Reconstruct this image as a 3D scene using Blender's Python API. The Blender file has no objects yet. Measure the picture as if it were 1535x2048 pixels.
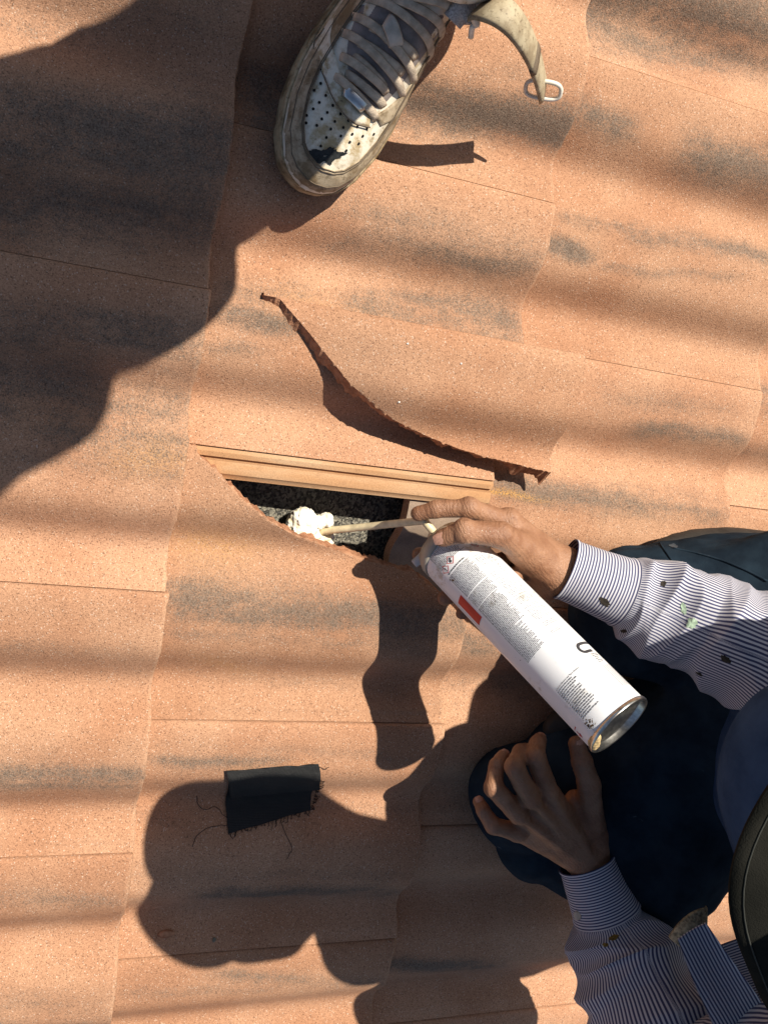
import bpy, math, random
import numpy as np
from mathutils import Matrix, Vector
from mathutils.bvhtree import BVHTree
random.seed(7); rng = np.random.default_rng(7)
sc = bpy.context.scene
COL = sc.collection
# ------------------------------------------------------------------ camera, sky, sun, exposure
# Everything is measured in the frame of the roof plane: x runs down the slope, y along the courses,
# z straight off the roof.  PITCH then tips that frame to the true slope.
PITCH = Matrix.Rotation(math.radians(17), 4, 'Y')
CAMR = np.array([[0.91455912, 0.18339287, 0.36048393], [-0.08384046, 0.95789268, -0.27461318], [-0.39566701, 0.22092685, 0.89142523]])
CAMC = np.array([-0.164111716, 0.232239558, 0.894904035])
FOC = 1784.18
SUN = np.array([0.205, 0.54, 0.82]); SUN /= np.linalg.norm(SUN)
cam_d = bpy.data.cameras.new('camera'); cam = bpy.data.objects.new('camera', cam_d); COL.objects.link(cam)
cam_d.sensor_fit = 'VERTICAL'; cam_d.sensor_height = 24; cam_d.sensor_width = 18; cam_d.lens = 24 * FOC / 2048
sc.cycles.max_bounces = 5; sc.cycles.diffuse_bounces = 3; sc.cycles.glossy_bounces = 2; sc.cycles.transmission_bounces = 4; sc.cycles.caustics_reflective = False; sc.cycles.caustics_refractive = False
cam_d.clip_start = 0.01; cam_d.clip_end = 200
m4 = Matrix.Identity(4)
for i in range(3):
    for j in range(3): m4[j][i] = CAMR[i, j]
    m4[i][3] = CAMC[i]
cam.matrix_world = PITCH @ m4
sc.camera = cam
sun_w = (PITCH.to_3x3() @ Vector(SUN)).normalized()
world = bpy.data.worlds.new('World'); sc.world = world; world.use_nodes = True
wn = world.node_tree.nodes; wl = world.node_tree.links
sky = wn.new('ShaderNodeTexSky'); sky.sky_type = 'NISHITA'; sky.sun_disc = False
sky.sun_elevation = math.asin(sun_w.z); sky.sun_rotation = math.atan2(sun_w.x, sun_w.y)
wl.new(sky.outputs[0], wn['Background'].inputs[0]); wn['Background'].inputs[1].default_value = 0.062
sun_d = bpy.data.lights.new('sun', 'SUN'); sun_d.energy = 5.0; sun_d.angle = math.radians(0.53); sun_d.color = (1.0, 0.93, 0.82)
sun_o = bpy.data.objects.new('sun', sun_d); COL.objects.link(sun_o)
sun_o.rotation_euler = sun_w.to_track_quat('Z', 'Y').to_euler()
sun_o.location = sun_w * 6
sc.view_settings.view_transform = 'Standard'; sc.view_settings.look = 'None'; sc.view_settings.exposure = 0.56
sc.view_settings.gamma = 1; sc.view_settings.use_curve_mapping = False

# ------------------------------------------------------------------ helpers
def at(u, v, z=0.0):
    d = np.array([(u - 767.5) / FOC, -(v - 1024) / FOC, -1.0]) @ CAMR
    return CAMC + d * ((z - CAMC[2]) / d[2])
def norm(v):
    v = np.asarray(v, float); return v / (np.linalg.norm(v) + 1e-12)
def sstep(a, b, x):
    t = np.clip((np.asarray(x, float) - a) / (b - a), 0, 1); return t * t * (3 - 2 * t)
_ws = [(norm(rng.normal(size=3)) * rng.uniform(.7, 1.6), rng.uniform(0, 6.28)) for _ in range(9)]
def wob(P, k, seed=0):                      # cheap smooth noise, about -1..1
    P = np.asarray(P, float) * k; o = 0
    for i, (d, f) in enumerate(_ws): o = o + np.sin(P @ d + f + seed * (1.7 + i))
    return o / 4.0
def offs(o):
    v = np.zeros(3)
    while o is not None: v = v + np.array(o.location); o = o.parent
    return v
def mk(name, V, F, mat, parent=None, loc=None, smooth=True, uv=None, attrs=None, mats=None, fm=None):
    V = np.asarray(V, float)
    base = offs(parent)
    if loc is None:
        loc = V.mean(0) if len(V) else base
    loc = np.asarray(loc, float)
    me = bpy.data.meshes.new(name)
    L = V - loc
    if isinstance(F, np.ndarray):
        n, k = F.shape
        me.vertices.add(len(L)); me.vertices.foreach_set('co', L.astype(np.float32).ravel())
        me.loops.add(n * k); me.loops.foreach_set('vertex_index', F.astype(np.int32).ravel())
        me.polygons.add(n); me.polygons.foreach_set('loop_start', np.arange(0, n * k, k, dtype=np.int32))
        me.polygons.foreach_set('loop_total', np.full(n, k, dtype=np.int32))
        me.update(calc_edges=True); me.validate()
    else:
        me.from_pydata(L.tolist(), [], F)
    if smooth is True: me.polygons.foreach_set('use_smooth', np.ones(len(me.polygons), bool))
    for mm in (mats or [mat]): me.materials.append(mm)
    if fm is not None and len(fm) == len(me.polygons): me.polygons.foreach_set('material_index', np.asarray(fm, np.int32))
    if uv is not None:
        l = me.uv_layers.new(name='UVMap'); vi = np.zeros(len(me.loops), np.int32); me.loops.foreach_get('vertex_index', vi)
        l.data.foreach_set('uv', np.asarray(uv, np.float32)[vi].ravel())
    for k, a in (attrs or {}).items():
        at_ = me.attributes.new(k, 'FLOAT', 'POINT'); at_.data.foreach_set('value', np.asarray(a, np.float32))
    me.update()
    o = bpy.data.objects.new(name, me); COL.objects.link(o)
    o.location = loc - base; o.parent = parent
    return o
def sharp(o, deg=40):
    try: o.data.set_sharp_from_angle(angle=math.radians(deg))
    except Exception: pass
    return o
def empty(name, loc, label, cat, group=None):
    o = bpy.data.objects.new(name, None); COL.objects.link(o); o.location = loc; o.empty_display_size = .05
    tag(o, label, cat, group); return o
def tag(o, label, cat=None, group=None, kind=None):
    if label: o['label'] = label
    if cat: o['category'] = cat
    if group: o['group'] = group
    if kind: o['kind'] = kind
    return o
def grid_faces(n, m, wrap=False):           # n rows of m points
    i = np.arange(n - 1)[:, None]; j = np.arange(m if wrap else m - 1)[None, :]; j2 = (j + 1) % m
    return np.stack([i * m + j, i * m + j2, (i + 1) * m + j2, (i + 1) * m + j], -1).reshape(-1, 4)
def spline(P, n):
    P = np.asarray(P, float); k = len(P)
    Q = np.vstack([2 * P[0] - P[1], P, 2 * P[-1] - P[-2]])
    t = np.linspace(0, k - 1 - 1e-9, n); i = t.astype(int); f = (t - i)[:, None]
    a, b, c, d = Q[i], Q[i + 1], Q[i + 2], Q[i + 3]
    return .5 * (2 * b + (c - a) * f + (2 * a - 5 * b + 4 * c - d) * f ** 2 + (3 * b - a - 3 * c + d) * f ** 3)
def frames(C, up=(0, 0, 1)):
    T = np.gradient(C, axis=0); T /= np.linalg.norm(T, axis=1)[:, None] + 1e-12
    U = np.zeros_like(T); u = norm(np.asarray(up, float) - T[0] * (T[0] @ np.asarray(up, float)))
    for i in range(len(T)):
        u = norm(u - T[i] * (u @ T[i])); U[i] = u
    return T, U, np.cross(T, U)
def tube(C, r, n=10, up=(0, 0, 1), caps=True, flat=1.0):
    C = np.asarray(C, float); r = np.broadcast_to(np.asarray(r, float), (len(C),))
    T, U, B = frames(C, up); a = np.linspace(0, 2 * math.pi, n, endpoint=False)
    V = C[:, None] + r[:, None, None] * (np.cos(a)[None, :, None] * U[:, None] * flat + np.sin(a)[None, :, None] * B[:, None])
    F = grid_faces(len(C), n, True).tolist()
    if caps: F += [list(range(n))[::-1], [(len(C) - 1) * n + i for i in range(n)]]
    return V.reshape(-1, 3), F
def ribbon(C, N, w, th):                    # flat strip along C with normals N
    C = np.asarray(C, float); T = np.gradient(C, axis=0); T /= np.linalg.norm(T, axis=1)[:, None] + 1e-12
    N = np.asarray(N, float); N = N - T * (N * T).sum(1)[:, None]; N /= np.linalg.norm(N, axis=1)[:, None]
    S = np.cross(T, N); w = np.broadcast_to(np.asarray(w, float), (len(C),))[:, None]
    e = [(-1, -.5), (-.8, .5), (0, .62), (.8, .5), (1, -.5), (0, -.5)]
    V = np.stack([C + S * w * .5 * a + N * th * b for a, b in e], 1)
    F = grid_faces(len(C), 6, True).tolist() + [list(range(6))[::-1], [(len(C) - 1) * 6 + i for i in range(6)]]
    return V.reshape(-1, 3), F
def joinm(parts):
    V = []; F = []; n = 0
    for v, f in parts:
        v = np.asarray(v, float); V.append(v)
        F += [[int(i) + n for i in q] for q in f]; n += len(v)
    return np.vstack(V), F
def lathe(prof, A, ax, n=64, e1=None):      # prof: (distance along axis, radius)
    ax = norm(ax); e1 = norm(np.cross(ax, (0, 0, 1)) if e1 is None else e1); e2 = np.cross(ax, e1)
    a = np.linspace(0, 2 * math.pi, n, endpoint=False)
    V = np.array([A + ax * s + r * (math.cos(t) * e1 + math.sin(t) * e2) for s, r in prof for t in a])
    return V, grid_faces(len(prof), n, True)
# ---- signed distance fields meshed with surface nets
def cap(P, a, b, ra, rb):
    a = np.asarray(a, float); b = np.asarray(b, float); d = b - a; L2 = d @ d + 1e-12
    t = np.clip(((P - a) @ d) / L2, 0, 1)
    return np.linalg.norm(P - a - t[..., None] * d, axis=-1) - (ra + (rb - ra) * t)
def ell(P, c, r, R=None):
    q = P - np.asarray(c, float)
    if R is not None: q = q @ np.asarray(R).T
    r = np.asarray(r, float); k0 = np.linalg.norm(q / r, axis=-1); k1 = np.linalg.norm(q / r ** 2, axis=-1)
    return k0 * (k0 - 1) / (k1 + 1e-9)
def smin(a, b, k):
    h = np.clip(.5 + .5 * (b - a) / k, 0, 1); return b + (a - b) * h - k * h * (1 - h)
def nets(fn, lo, hi, h):
    lo = np.asarray(lo, float); n = np.ceil((np.asarray(hi, float) - lo) / h).astype(int) + 1
    P = np.stack(np.meshgrid(*[lo[i] + h * np.arange(n[i]) for i in range(3)], indexing='ij'), -1)
    f = fn(P); neg = f < 0
    off = [(i, j, k) for i in (0, 1) for j in (0, 1) for k in (0, 1)]
    sl = lambda A, o: A[o[0]:A.shape[0] - 1 + o[0], o[1]:A.shape[1] - 1 + o[1], o[2]:A.shape[2] - 1 + o[2]]
    c = sum(sl(neg, o).astype(int) for o in off); act = (c > 0) & (c < 8)
    idx = -np.ones(act.shape, int); idx[act] = np.arange(act.sum())
    pos = np.zeros((act.sum(), 3)); cnt = np.zeros(act.sum())
    for a in off:
        for ax in range(3):
            if a[ax]: continue
            b = list(a); b[ax] = 1
            fa = sl(f, a)[act]; fb = sl(f, b)[act]; x = (fa < 0) != (fb < 0)
            t = np.where(x, fa / np.where(x, fa - fb, 1), 0)
            p = np.tile(np.array(a, float), (len(t), 1)); p[:, ax] += t
            pos += p * x[:, None]; cnt += x
    V = lo + h * (np.argwhere(act) + pos / cnt[:, None])
    Fs = []
    for ax in range(3):
        o1, o2 = [k for k in range(3) if k != ax]
        s0 = [slice(1, -1)] * 3; s1 = [slice(1, -1)] * 3; s0[ax] = slice(0, -1); s1[ax] = slice(1, None)
        A = neg[tuple(s0)]; B = neg[tuple(s1)]; E_ = np.argwhere(A != B); fl = A[A != B]
        E_[:, o1] += 1; E_[:, o2] += 1
        def cell(d1, d2):
            q = E_.copy(); q[:, o1] -= d1; q[:, o2] -= d2; return idx[q[:, 0], q[:, 1], q[:, 2]]
        q = np.stack([cell(1, 1), cell(0, 1), cell(0, 0), cell(1, 0)], 1)
        if ax == 1: fl = ~fl
        q[~fl] = q[~fl][:, ::-1]; Fs.append(q)
    F = np.vstack(Fs); F = F[(F >= 0).all(1)]
    return V, F
# ------------------------------------------------------------------ materials
class NT:
    def __init__(s, name):
        s.m = bpy.data.materials.new(name); s.m.use_nodes = True; s.t = s.m.node_tree; s.b = s.t.nodes['Principled BSDF']
    def n(s, typ, **kw):
        q = s.t.nodes.new('ShaderNode' + typ)
        for k, v in kw.items(): setattr(q, k, v)
        return q
    def l(s, a, b): s.t.links.new(a, b)
    def inp(s, sock, v):
        if isinstance(v, bpy.types.NodeSocket): s.l(v, sock)
        elif isinstance(v, (tuple, list)) and len(v) == 3 and sock.type == 'RGBA': sock.default_value = (*v, 1)
        else: sock.default_value = v
    def math(s, op, a, b=0.0, clamp=False):
        q = s.n('Math', operation=op, use_clamp=clamp); s.inp(q.inputs[0], a); s.inp(q.inputs[1], b); return q.outputs[0]
    def mix(s, f, a, b, blend='MIX'):
        q = s.n('Mix', data_type='RGBA', blend_type=blend); s.inp(q.inputs[0], f); s.inp(q.inputs[6], a); s.inp(q.inputs[7], b); return q.outputs[2]
    def ramp(s, x, a, b):
        q = s.n('MapRange', interpolation_type='SMOOTHSTEP'); s.inp(q.inputs[0], x); q.inputs[1].default_value = a; q.inputs[2].default_value = b; return q.outputs[0]
    def coord(s, kind='Object', scale=(1, 1, 1), rand=False):
        c = s.n('TexCoord').outputs[kind]
        if rand:
            oi = s.n('ObjectInfo').outputs['Random']; v = s.n('VectorMath', operation='ADD'); s.l(c, v.inputs[0])
            cb = s.n('CombineXYZ'); 
            for i, k in enumerate((7.3, 3.1, 5.7)): s.l(s.math('MULTIPLY', oi, k), cb.inputs[i])
            s.l(cb.outputs[0], v.inputs[1]); c = v.outputs[0]
        mp = s.n('Mapping'); s.l(c, mp.inputs[0]); mp.inputs[3].default_value = scale; return mp.outputs[0]
    def noise(s, c, scale, detail=2.0, rough=.5, dist=0.0):
        q = s.n('TexNoise'); s.l(c, q.inputs['Vector']); q.inputs['Scale'].default_value = scale; q.inputs['Detail'].default_value = detail
        q.inputs['Roughness'].default_value = rough; q.inputs['Distortion'].default_value = dist; return q.outputs[0]
    def voro(s, c, scale, feature='F1'):
        q = s.n('TexVoronoi', feature=feature); s.l(c, q.inputs['Vector']); q.inputs['Scale'].default_value = scale; return q
    def attr(s, name):
        q = s.n('Attribute'); q.attribute_name = name; return q.outputs['Fac']
    def bump(s, h, strength, dist=.001, nrm=None):
        q = s.n('Bump'); s.inp(q.inputs['Height'], h); q.inputs['Strength'].default_value = strength; q.inputs['Distance'].default_value = dist
        if nrm is not None: s.l(nrm, q.inputs['Normal'])
        return q.outputs[0]
    def out(s, color=None, rough=None, normal=None, spec=None, **kw):
        for k, v in (('Base Color', color), ('Roughness', rough), ('Normal', normal), ('Specular IOR Level', spec)):
            if v is not None: s.inp(s.b.inputs[k], v)
        for k, v in kw.items(): s.inp(s.b.inputs[k.replace('_', ' ')], v)
        return s.m
def plain(name, col, rough=.6, spec=.3, var=.15, scale=60, bump=.1, bscale=300, **kw):
    t = NT(name); c = t.coord(); a = t.noise(c, scale, 4, .6)
    col2 = tuple(max(0, x * (1 - 2 * var)) for x in col); col3 = tuple(min(1, x * (1 + var)) for x in col)
    cc = t.mix(t.ramp(a, .3, .7), col2, col3)
    return t.out(cc, rough, t.bump(t.noise(c, bscale, 3), bump, .001), spec, **kw)

def tile_material(name, smooth=False, broken=False, grey=False):
    t = NT(name); c = t.coord(rand=True); cs = t.coord(scale=(.14, 1, 1), rand=True)
    n1 = t.noise(c, 900, 1, .5); big = t.noise(c, 9, 2, .5)
    base = t.mix(t.ramp(big, .3, .7), (.415, .217, .124), (.485, .280, .170))
    if smooth: base = t.mix(t.ramp(t.noise(cs, 46, 3, .6), .35, .7), (.43, .235, .115), (.49, .325, .195))
    if smooth: base = t.mix(t.math('MULTIPLY', t.ramp(t.noise(c, 95, 4, .7), .56, .72), .35), base, (.20, .10, .05))
    if grey: base = t.mix(t.ramp(t.noise(c, 30, 3, .6), .35, .7), (.27, .20, .15), (.38, .28, .20))
    if broken: base = t.mix(t.ramp(t.noise(c, 160, 4), .35, .65), (.36, .165, .088), (.50, .255, .145))
    if smooth or grey:
        col = t.mix(1.0, base, t.mix(t.ramp(n1, .3, .7), (.85, .84, .83), (1.06, 1.06, 1.06)), 'MULTIPLY')
        return t.out(col, .9, t.bump(n1, .25, .0008), .2)
    if broken:
        return t.out(base, .95, t.bump(t.noise(c, 190, 5, .7), 1.0, .003), .1)
    oi = t.n('ObjectInfo').outputs['Random']; base = t.mix(1.0, base, t.mix(oi, (.86, .84, .82), (1.08, 1.08, 1.09)), 'MULTIPLY')
    base = t.mix(t.math('MULTIPLY', t.attr('rim'), .16), base, (.60, .40, .26))
    v = t.voro(c, 1000); rc = t.n('SeparateColor'); t.l(v.outputs['Color'], rc.inputs[0]); r0, r1, r2 = rc.outputs[:3]
    col = t.mix(1.0, base, t.mix(r0, (.80, .775, .75), (1.17, 1.17, 1.17)), 'MULTIPLY')
    col = t.mix(t.math('MULTIPLY', t.ramp(r1, .92, .95), .62), col, (.10, .05, .03))
    col = t.mix(t.math('MULTIPLY', t.ramp(r1, .028, .02), .45), col, (.72, .60, .48))
    stre = t.noise(cs, 30, 3, .6); patchy = t.noise(c, 70, 3, .6)
    x = t.math('MULTIPLY', t.attr('pig'), t.math('ADD', t.math('MULTIPLY', t.math('ADD', t.math('MULTIPLY', stre, .65), t.math('MULTIPLY', patchy, .35)), 3.0), -.62))
    x = t.math('ADD', x, t.math('MULTIPLY', t.ramp(t.noise(cs, 14, 3, .6), .50, .75), .16))
    col = t.mix(t.math('MULTIPLY', t.ramp(x, .05, .9), .42), col, (.13, .095, .07))
    f = t.math('MULTIPLY', t.math('SUBTRACT', x, t.math('ADD', t.math('MULTIPLY', r2, .62), .12)), 2.0, True)
    col = t.mix(t.math('MULTIPLY', f, .80), col, t.mix(r0, (.066, .050, .038), (.215, .172, .132)))
    col = t.mix(t.math('MULTIPLY', t.math('MULTIPLY', t.attr('ora'), t.ramp(r2, .2, .7)), .85), col, (.62, .33, .06))
    h = t.math('ADD', t.math('MULTIPLY', r2, .5), n1); nb = t.bump(h, .6, .0009)
    return t.out(col, .93, nb, .2)
M_TGR = tile_material('grey_tile_head', grey=True)
M_TILE = tile_material('weathered_tile_face'); M_TSM = tile_material('smooth_tile_lock', smooth=True); M_TBR = tile_material('fresh_broken_clay', broken=True)
def felt_material():
    t = NT('granule_felt'); c = t.coord(); v = t.voro(c, 420)
    col = t.mix(t.ramp(v.outputs['Color'], .2, .95), (.028, .025, .019), (.27, .245, .185))
    return t.out(col, .55, t.bump(t.noise(c, 520, 3), .8, .002), .5)
M_FELT = felt_material()

# ------------------------------------------------------------------ the roof
E, W, TH, AMP = 0.345, 0.3013, 0.0165, 0.0132
YJ0 = 0.2178
def prof(s):
    ph = 2 * math.pi * (np.asarray(s, float) / (W / 2) - .23)
    return AMP * (np.cos(ph) - .27 * np.cos(2 * ph))
def course_joint(k): return YJ0 + (W / 2 if k % 2 else 0.0)
def roof_z(x, y):                           # top of the tiling at a point
    x = np.asarray(x, float); k = np.ceil(x / E).astype(int); u = k * E - x
    s = (YJ0 + np.where(k % 2 == 1, W / 2, 0.) - np.asarray(y, float)) % W
    return TH * (1 - u / E) + TH + prof(s)
# streaks of grey pigment: course, start and end, half width, strength
def B(k, x0, y0, x1, y1, hw, st): return (k, at(x0, y0, .02), at(x1, y1, .02), hw, st)
STREAK = [B(0, -400, 230, 470, 290, .050, .75), B(0, -300, 400, 440, 440, .036, .85), B(0, -300, 640, 430, 700, .030, .72), B(0, 40, 820, 400, 860, .050, .62), B(0, -300, 720, 200, 780, .05, .7),
    B(0, -300, 905, 340, 915, .018, .45), B(0, -300, 1532, 290, 1530, .013, .85), B(0, -300, 1560, 290, 1555, .010, .6), B(0, -300, 1770, 260, 1775, .016, .42), B(0, -300, 1965, 230, 1990, .022, .42),
    B(0, -300, 1275, 330, 1290, .014, .35), B(0, -300, 2040, 260, 2050, .02, .9), B(0, -200, 60, 450, 40, .05, .4),
    B(1, 430, 560, 640, 590, .014, .62), B(1, 430, 620, 620, 650, .012, .8), B(1, 420, 690, 520, 700, .009, .7), B(1, 640, 420, 1100, 500, .020, .45), B(1, 650, 480, 1060, 530, .022, .62), B(1, 680, 600, 1030, 648, .030, .72),
    B(1, 780, 210, 1150, 262, .026, .95), B(1, 800, 150, 1100, 180, .02, .45), B(1, 480, 180, 700, 200, .06, .75), B(1, 480, 340, 660, 360, .02, .3),
    B(1, 325, 1200, 920, 1240, .024, .92), B(1, 310, 1255, 900, 1285, .014, .55), B(1, 300, 1340, 900, 1400, .012, .42), B(1, 290, 1510, 560, 1512, .010, .62), B(1, 300, 1480, 860, 1500, .008, .35),
    B(1, 255, 1640, 420, 1665, .010, .5), B(1, 250, 1745, 800, 1730, .016, .35), B(1, 400, 1782, 790, 1775, .014, .95), B(1, 240, 1800, 300, 1800, .01, .6), B(1, 420, 1935, 760, 1945, .013, .7), B(1, 230, 1975, 700, 1960, .012, .42),
    B(1, 640, 1620, 830, 1630, .016, .4), B(1, 360, 1095, 520, 1105, .008, .1),
    B(2, 1130, -40, 1700, 70, .045, .95), B(2, 1150, 60, 1600, 130, .02, .7), B(2, 1130, 215, 1260, 265, .016, .95), B(2, 1350, 300, 1600, 350, .024, .92), B(2, 1100, 425, 1300, 462, .009, .85), B(2, 1080, 488, 1165, 505, .011, 1.05),
    B(2, 1240, 465, 1600, 530, .011, .75), B(2, 1200, 530, 1450, 560, .007, .6), B(2, 1250, 850, 1470, 880, .014, .75), B(2, 1150, 795, 1470, 820, .020, .38), B(2, 960, 965, 1430, 1020, .020, .78), B(2, 1050, 1000, 1410, 1020, .012, .6),
    B(2, 870, 1280, 1000, 1290, .02, .8), B(2, 740, 1790, 1150, 1800, .03, .25), B(2, 760, 1920, 1000, 1925, .014, .85), B(2, 860, 1380, 1100, 1400, .03, .5),
    B(3, 1480, 790, 1700, 830, .018, .85), B(3, 1440, 900, 1700, 930, .01, .5), B(3, 1160, 2040, 1400, 2060, .03, .7)]
STREAK_A = [B(1, 1120, 770, 1200, 800, .01, .2), B(1, 700, 690, 1100, 760, .01, .12)]
ORANGE = [B(2, 960, 983, 1050, 990, .0028, 1.2), B(1, 370, 1090, 500, 1100, .016, .42), B(1, 560, 600, 700, 640, .014, .22), B(0, 250, 905, 350, 910, .014, .35), B(1, 420, 1330, 480, 1345, .008, .3)]
def paint(V, k, L):
    o = np.zeros(len(V))
    for kk, a, b, hw, st in L:
        if kk != k: continue
        a = a[:2]; b = b[:2]; d = b - a; l = np.linalg.norm(d); d /= l
        q = V[:, :2] - a; t = q @ d; w = q @ np.array([-d[1], d[0]])
        w = w + .0025 * np.sin(t * 23 + a[0] * 90) + .0015 * np.sin(t * 71 + a[1] * 50)
        g = np.exp(-(np.abs(w) / (hw * 1.25)) ** 1.7) * sstep(-.05, .03, t) * sstep(l + .05, l - .03, t)
        o = np.maximum(o, g * st)
    return o
ROOF = mk('roof', [(-1.6, -2.2, -.042), (2.6, -2.2, -.042), (2.6, 2.2, -.042), (-1.6, 2.2, -.042)], [[0, 1, 2, 3]], M_FELT, loc=(0, 0, 0), smooth=False)
tag(ROOF, 'black granule roofing felt under the rows of clay coloured wavy tiles', kind='structure')
def tile(k, yj, fine, s_lo=None, name='tile', parent=ROOF, lift=None, xr=None, s_hi=None, lock=True, streaks=None, xshift=0.0, lab=None):
    """One tile of course k whose covering side is at y = yj. s_lo(x): where a broken edge starts."""
    xf = k * E + xshift; L = .438
    du = .0045 if fine else .02; ds = .0038 if fine else .010
    if s_lo is not None or s_hi is not None: du = .0022
    u = np.concatenate([[0, .0007, .002], np.arange(.005, L, du), [L]])
    if xr: u = np.linspace(xf - xr[1], xf - xr[0], 330); u = np.sort(u)
    x = xf - u
    ex = W + .033 if lock else W - .0015
    t_main = np.concatenate([[0, .0006, .0018], np.linspace(.005, W - .0045, int(W / ds)), [W - .0014, W - .0001]])
    if lock: t_lock = np.array([W + .0001, W + .0012, W + .0055, W + .0105, W + .0115, W + .0137, W + .0146, W + .0205, W + .0270, W + .0295, W + .033])
    else: t_lock = np.array([W - .0004])
    S0 = np.concatenate([t_main, t_lock]); nm = len(t_main); m = len(S0); n = len(u)
    S = np.repeat(S0[None], n, 0)
    if s_lo is not None:
        a = np.array([max(0.0, s_lo(q)) for q in x])[:, None]; hi = W - .0006
        S[:, :nm] = a + (hi - a) * (t_main[None] / hi)
    if s_hi is not None:
        a = np.array([max(.0004, s_hi(q)) for q in x])[:, None]; S = a * (S0[None] / S0[-1])
    X = np.repeat(x[:, None], m, 1)
    sp = np.minimum(S, W + .01)
    Z = TH * (1 - np.repeat(u[:, None], m, 1) / E) + TH + prof(np.where(S > W, W + (S - W) * .4, S))
    if lock and s_hi is None:
        dz = np.zeros(m); dz[nm:] = [-.0035, -.0058, -.0044, -.0060, -.0108, -.0108, -.0066, -.0052, -.0068, -.0102, -.0118]; Z = Z + dz[None]
    rd = np.zeros((n, m))
    if not xr:
        rd[0] -= .0022; rd[1] -= .0007
    if s_lo is None: rd[:, 0] -= .002; rd[:, 1] -= .0006
    if s_hi is None and not lock: rd[:, -1] -= .001
    Z = Z + rd
    if parent is not None:
        jr = random.Random(int(k * 131 + round(yj * 1000)))
        if s_lo is None: X = X + jr.uniform(-.0025, .0025) + (S - W / 2) * jr.uniform(-.010, .010)
        Z = Z + jr.uniform(0, .0014) * (1 - np.repeat(u[:, None], m, 1) / L)
    if lift is not None: Z = Z + lift(X, yj - S)
    if s_hi is None: Z[:, :nm] -= (.0022 * sstep(W - .0125, W - .0085, S[:, :nm]))     # ledge beside the joint
    if s_hi is None: Y_gap = (.0011 if yj < .15 else .0004) * sstep(.004, 0., S) * (1 if s_lo is None else 0)
    else: Y_gap = 0
    Y = yj - S - Y_gap
    if not xr: X[0] += .0006 * np.sin(S0 * 310 + k) + .0009 * wob(np.stack([S0, S0 * 0 + yj, S0 * 0 + k], 1), 160)
    if s_lo is not None or s_hi is not None:
        for jj, amp in ((0 if s_lo is not None else m - 1, 1.0), (1 if s_lo is not None else m - 2, .5)):
            P_ = np.stack([X[:, jj], Y[:, jj] * 0, Z[:, jj] * 0], 1)
            Y[:, jj] += amp * (.0019 * np.abs(wob(P_, 330)) + .0012 * wob(P_, 1100, 3) + .0006 * wob(P_, 3300, 4) - .001); Z[:, jj] -= amp * .0012 * (1 + wob(P_, 900, 5))
    top = np.stack([X, Y, Z], -1).reshape(-1, 3)
    thk = np.where(S < .037, .0066, TH) if s_lo is None and s_hi is None else np.full_like(S, .0150)
    if lock and s_hi is None: thk[:, nm:] = .006
    bot = top.copy(); bot[:, 2] -= thk.ravel() + rd.ravel()
    if s_hi is not None or s_lo is not None:
        jj = 0 if s_lo is not None else m - 1; id_ = np.arange(n) * m + jj
        ww = wob(top[id_], 260, 8)
        if s_hi is not None:
            f_ = np.linspace(0, 1, n); endb = np.maximum(sstep(.20, .05, f_) * .7, sstep(.62, .92, f_))
            bot[id_, 1] -= .002 + .003 * np.maximum(0, ww) + .016 * endb * (.75 + .4 * ww)
        else: bot[id_, 1] += .002 + .002 * ww
    N = n * m
    ft = grid_faces(n, m); fb = grid_faces(n, m)[:, ::-1] + N
    def wall(a): a = np.asarray(a); return np.stack([a[:-1], a[1:], a[1:] + N, a[:-1] + N], 1)
    w1 = wall(np.arange(m)[::-1]); w2 = wall((n - 1) * m + np.arange(m)); w3 = wall(np.arange(n) * m); w4 = wall((np.arange(n) * m + m - 1)[::-1])
    F = np.vstack([ft, fb, w1, w2, w3, w4])
    fm = np.zeros(len(F), int)
    if lock and s_hi is None:
        j = np.tile(np.arange(m - 1), n - 1); fm[:len(ft)][j >= nm - 1] = 1
    i_ = np.repeat(np.arange(n - 1), m - 1); fm[:len(ft)][u[i_] > E + .012] = 3 if parent is not None else 0
    fm[len(ft):len(ft) + len(fb)] = 1
    if s_lo is not None: fm[len(ft) + len(fb) + len(w1) + len(w2):-len(w4)] = 2
    if s_hi is not None: fm[-len(w4):] = 2
    V = np.vstack([top, bot])
    pg = paint(V, k, STREAK) if streaks is None else paint(V, k, streaks); og = paint(V, k, ORANGE) * .6
    if streaks is not None: og *= 0
    rim_ = np.zeros((n, m)); rim_[:3] = 1.0
    if s_lo is None: rim_[:, :2] = .5
    if xr: rim_[:] = 0
    o = mk(name, V, F, None, parent, mats=[M_TILE, M_TSM, M_TBR, M_TGR], fm=fm, attrs={'pig': pg, 'ora': og, 'rim': np.tile(rim_.ravel(), 2)})
    sharp(o, 35)
    if lab: o['label'] = lab
    return o
# crack through the tile over the hole, and the shape of the loose piece taken out of it
CR = np.array([at(u, v, .025)[:2] for u, v in [(395, 905), (430, 937), (480, 992), (530, 1035), (600, 1078), (660, 1100), (720, 1122), (760, 1134), (830, 1150), (880, 1185), (915, 1232), (930, 1255)]])
def crack_y(x): return float(np.interp(x, CR[:, 0], CR[:, 1]))
for k in range(-1, 5):
    j0 = course_joint(k)
    for i in range(-3, 6):
        yj = j0 - W * i
        if yj < -1.0 or yj - W > .95: continue
        vis = (k in (0, 1, 2)) or (k == 3 and yj > -1.0)
        if k == -1 or k == 4: vis = False
        if k == 1 and i == 1:   # this is the tile that broke; only its lower part is left
            tile(k, yj, True, s_lo=lambda x, yj=yj: (yj - crack_y(x)) if x > CR[0, 0] else 0.0, lab='broken roof tile with a curved crack along the open hole')
        else:
            tile(k, yj, vis)
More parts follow.
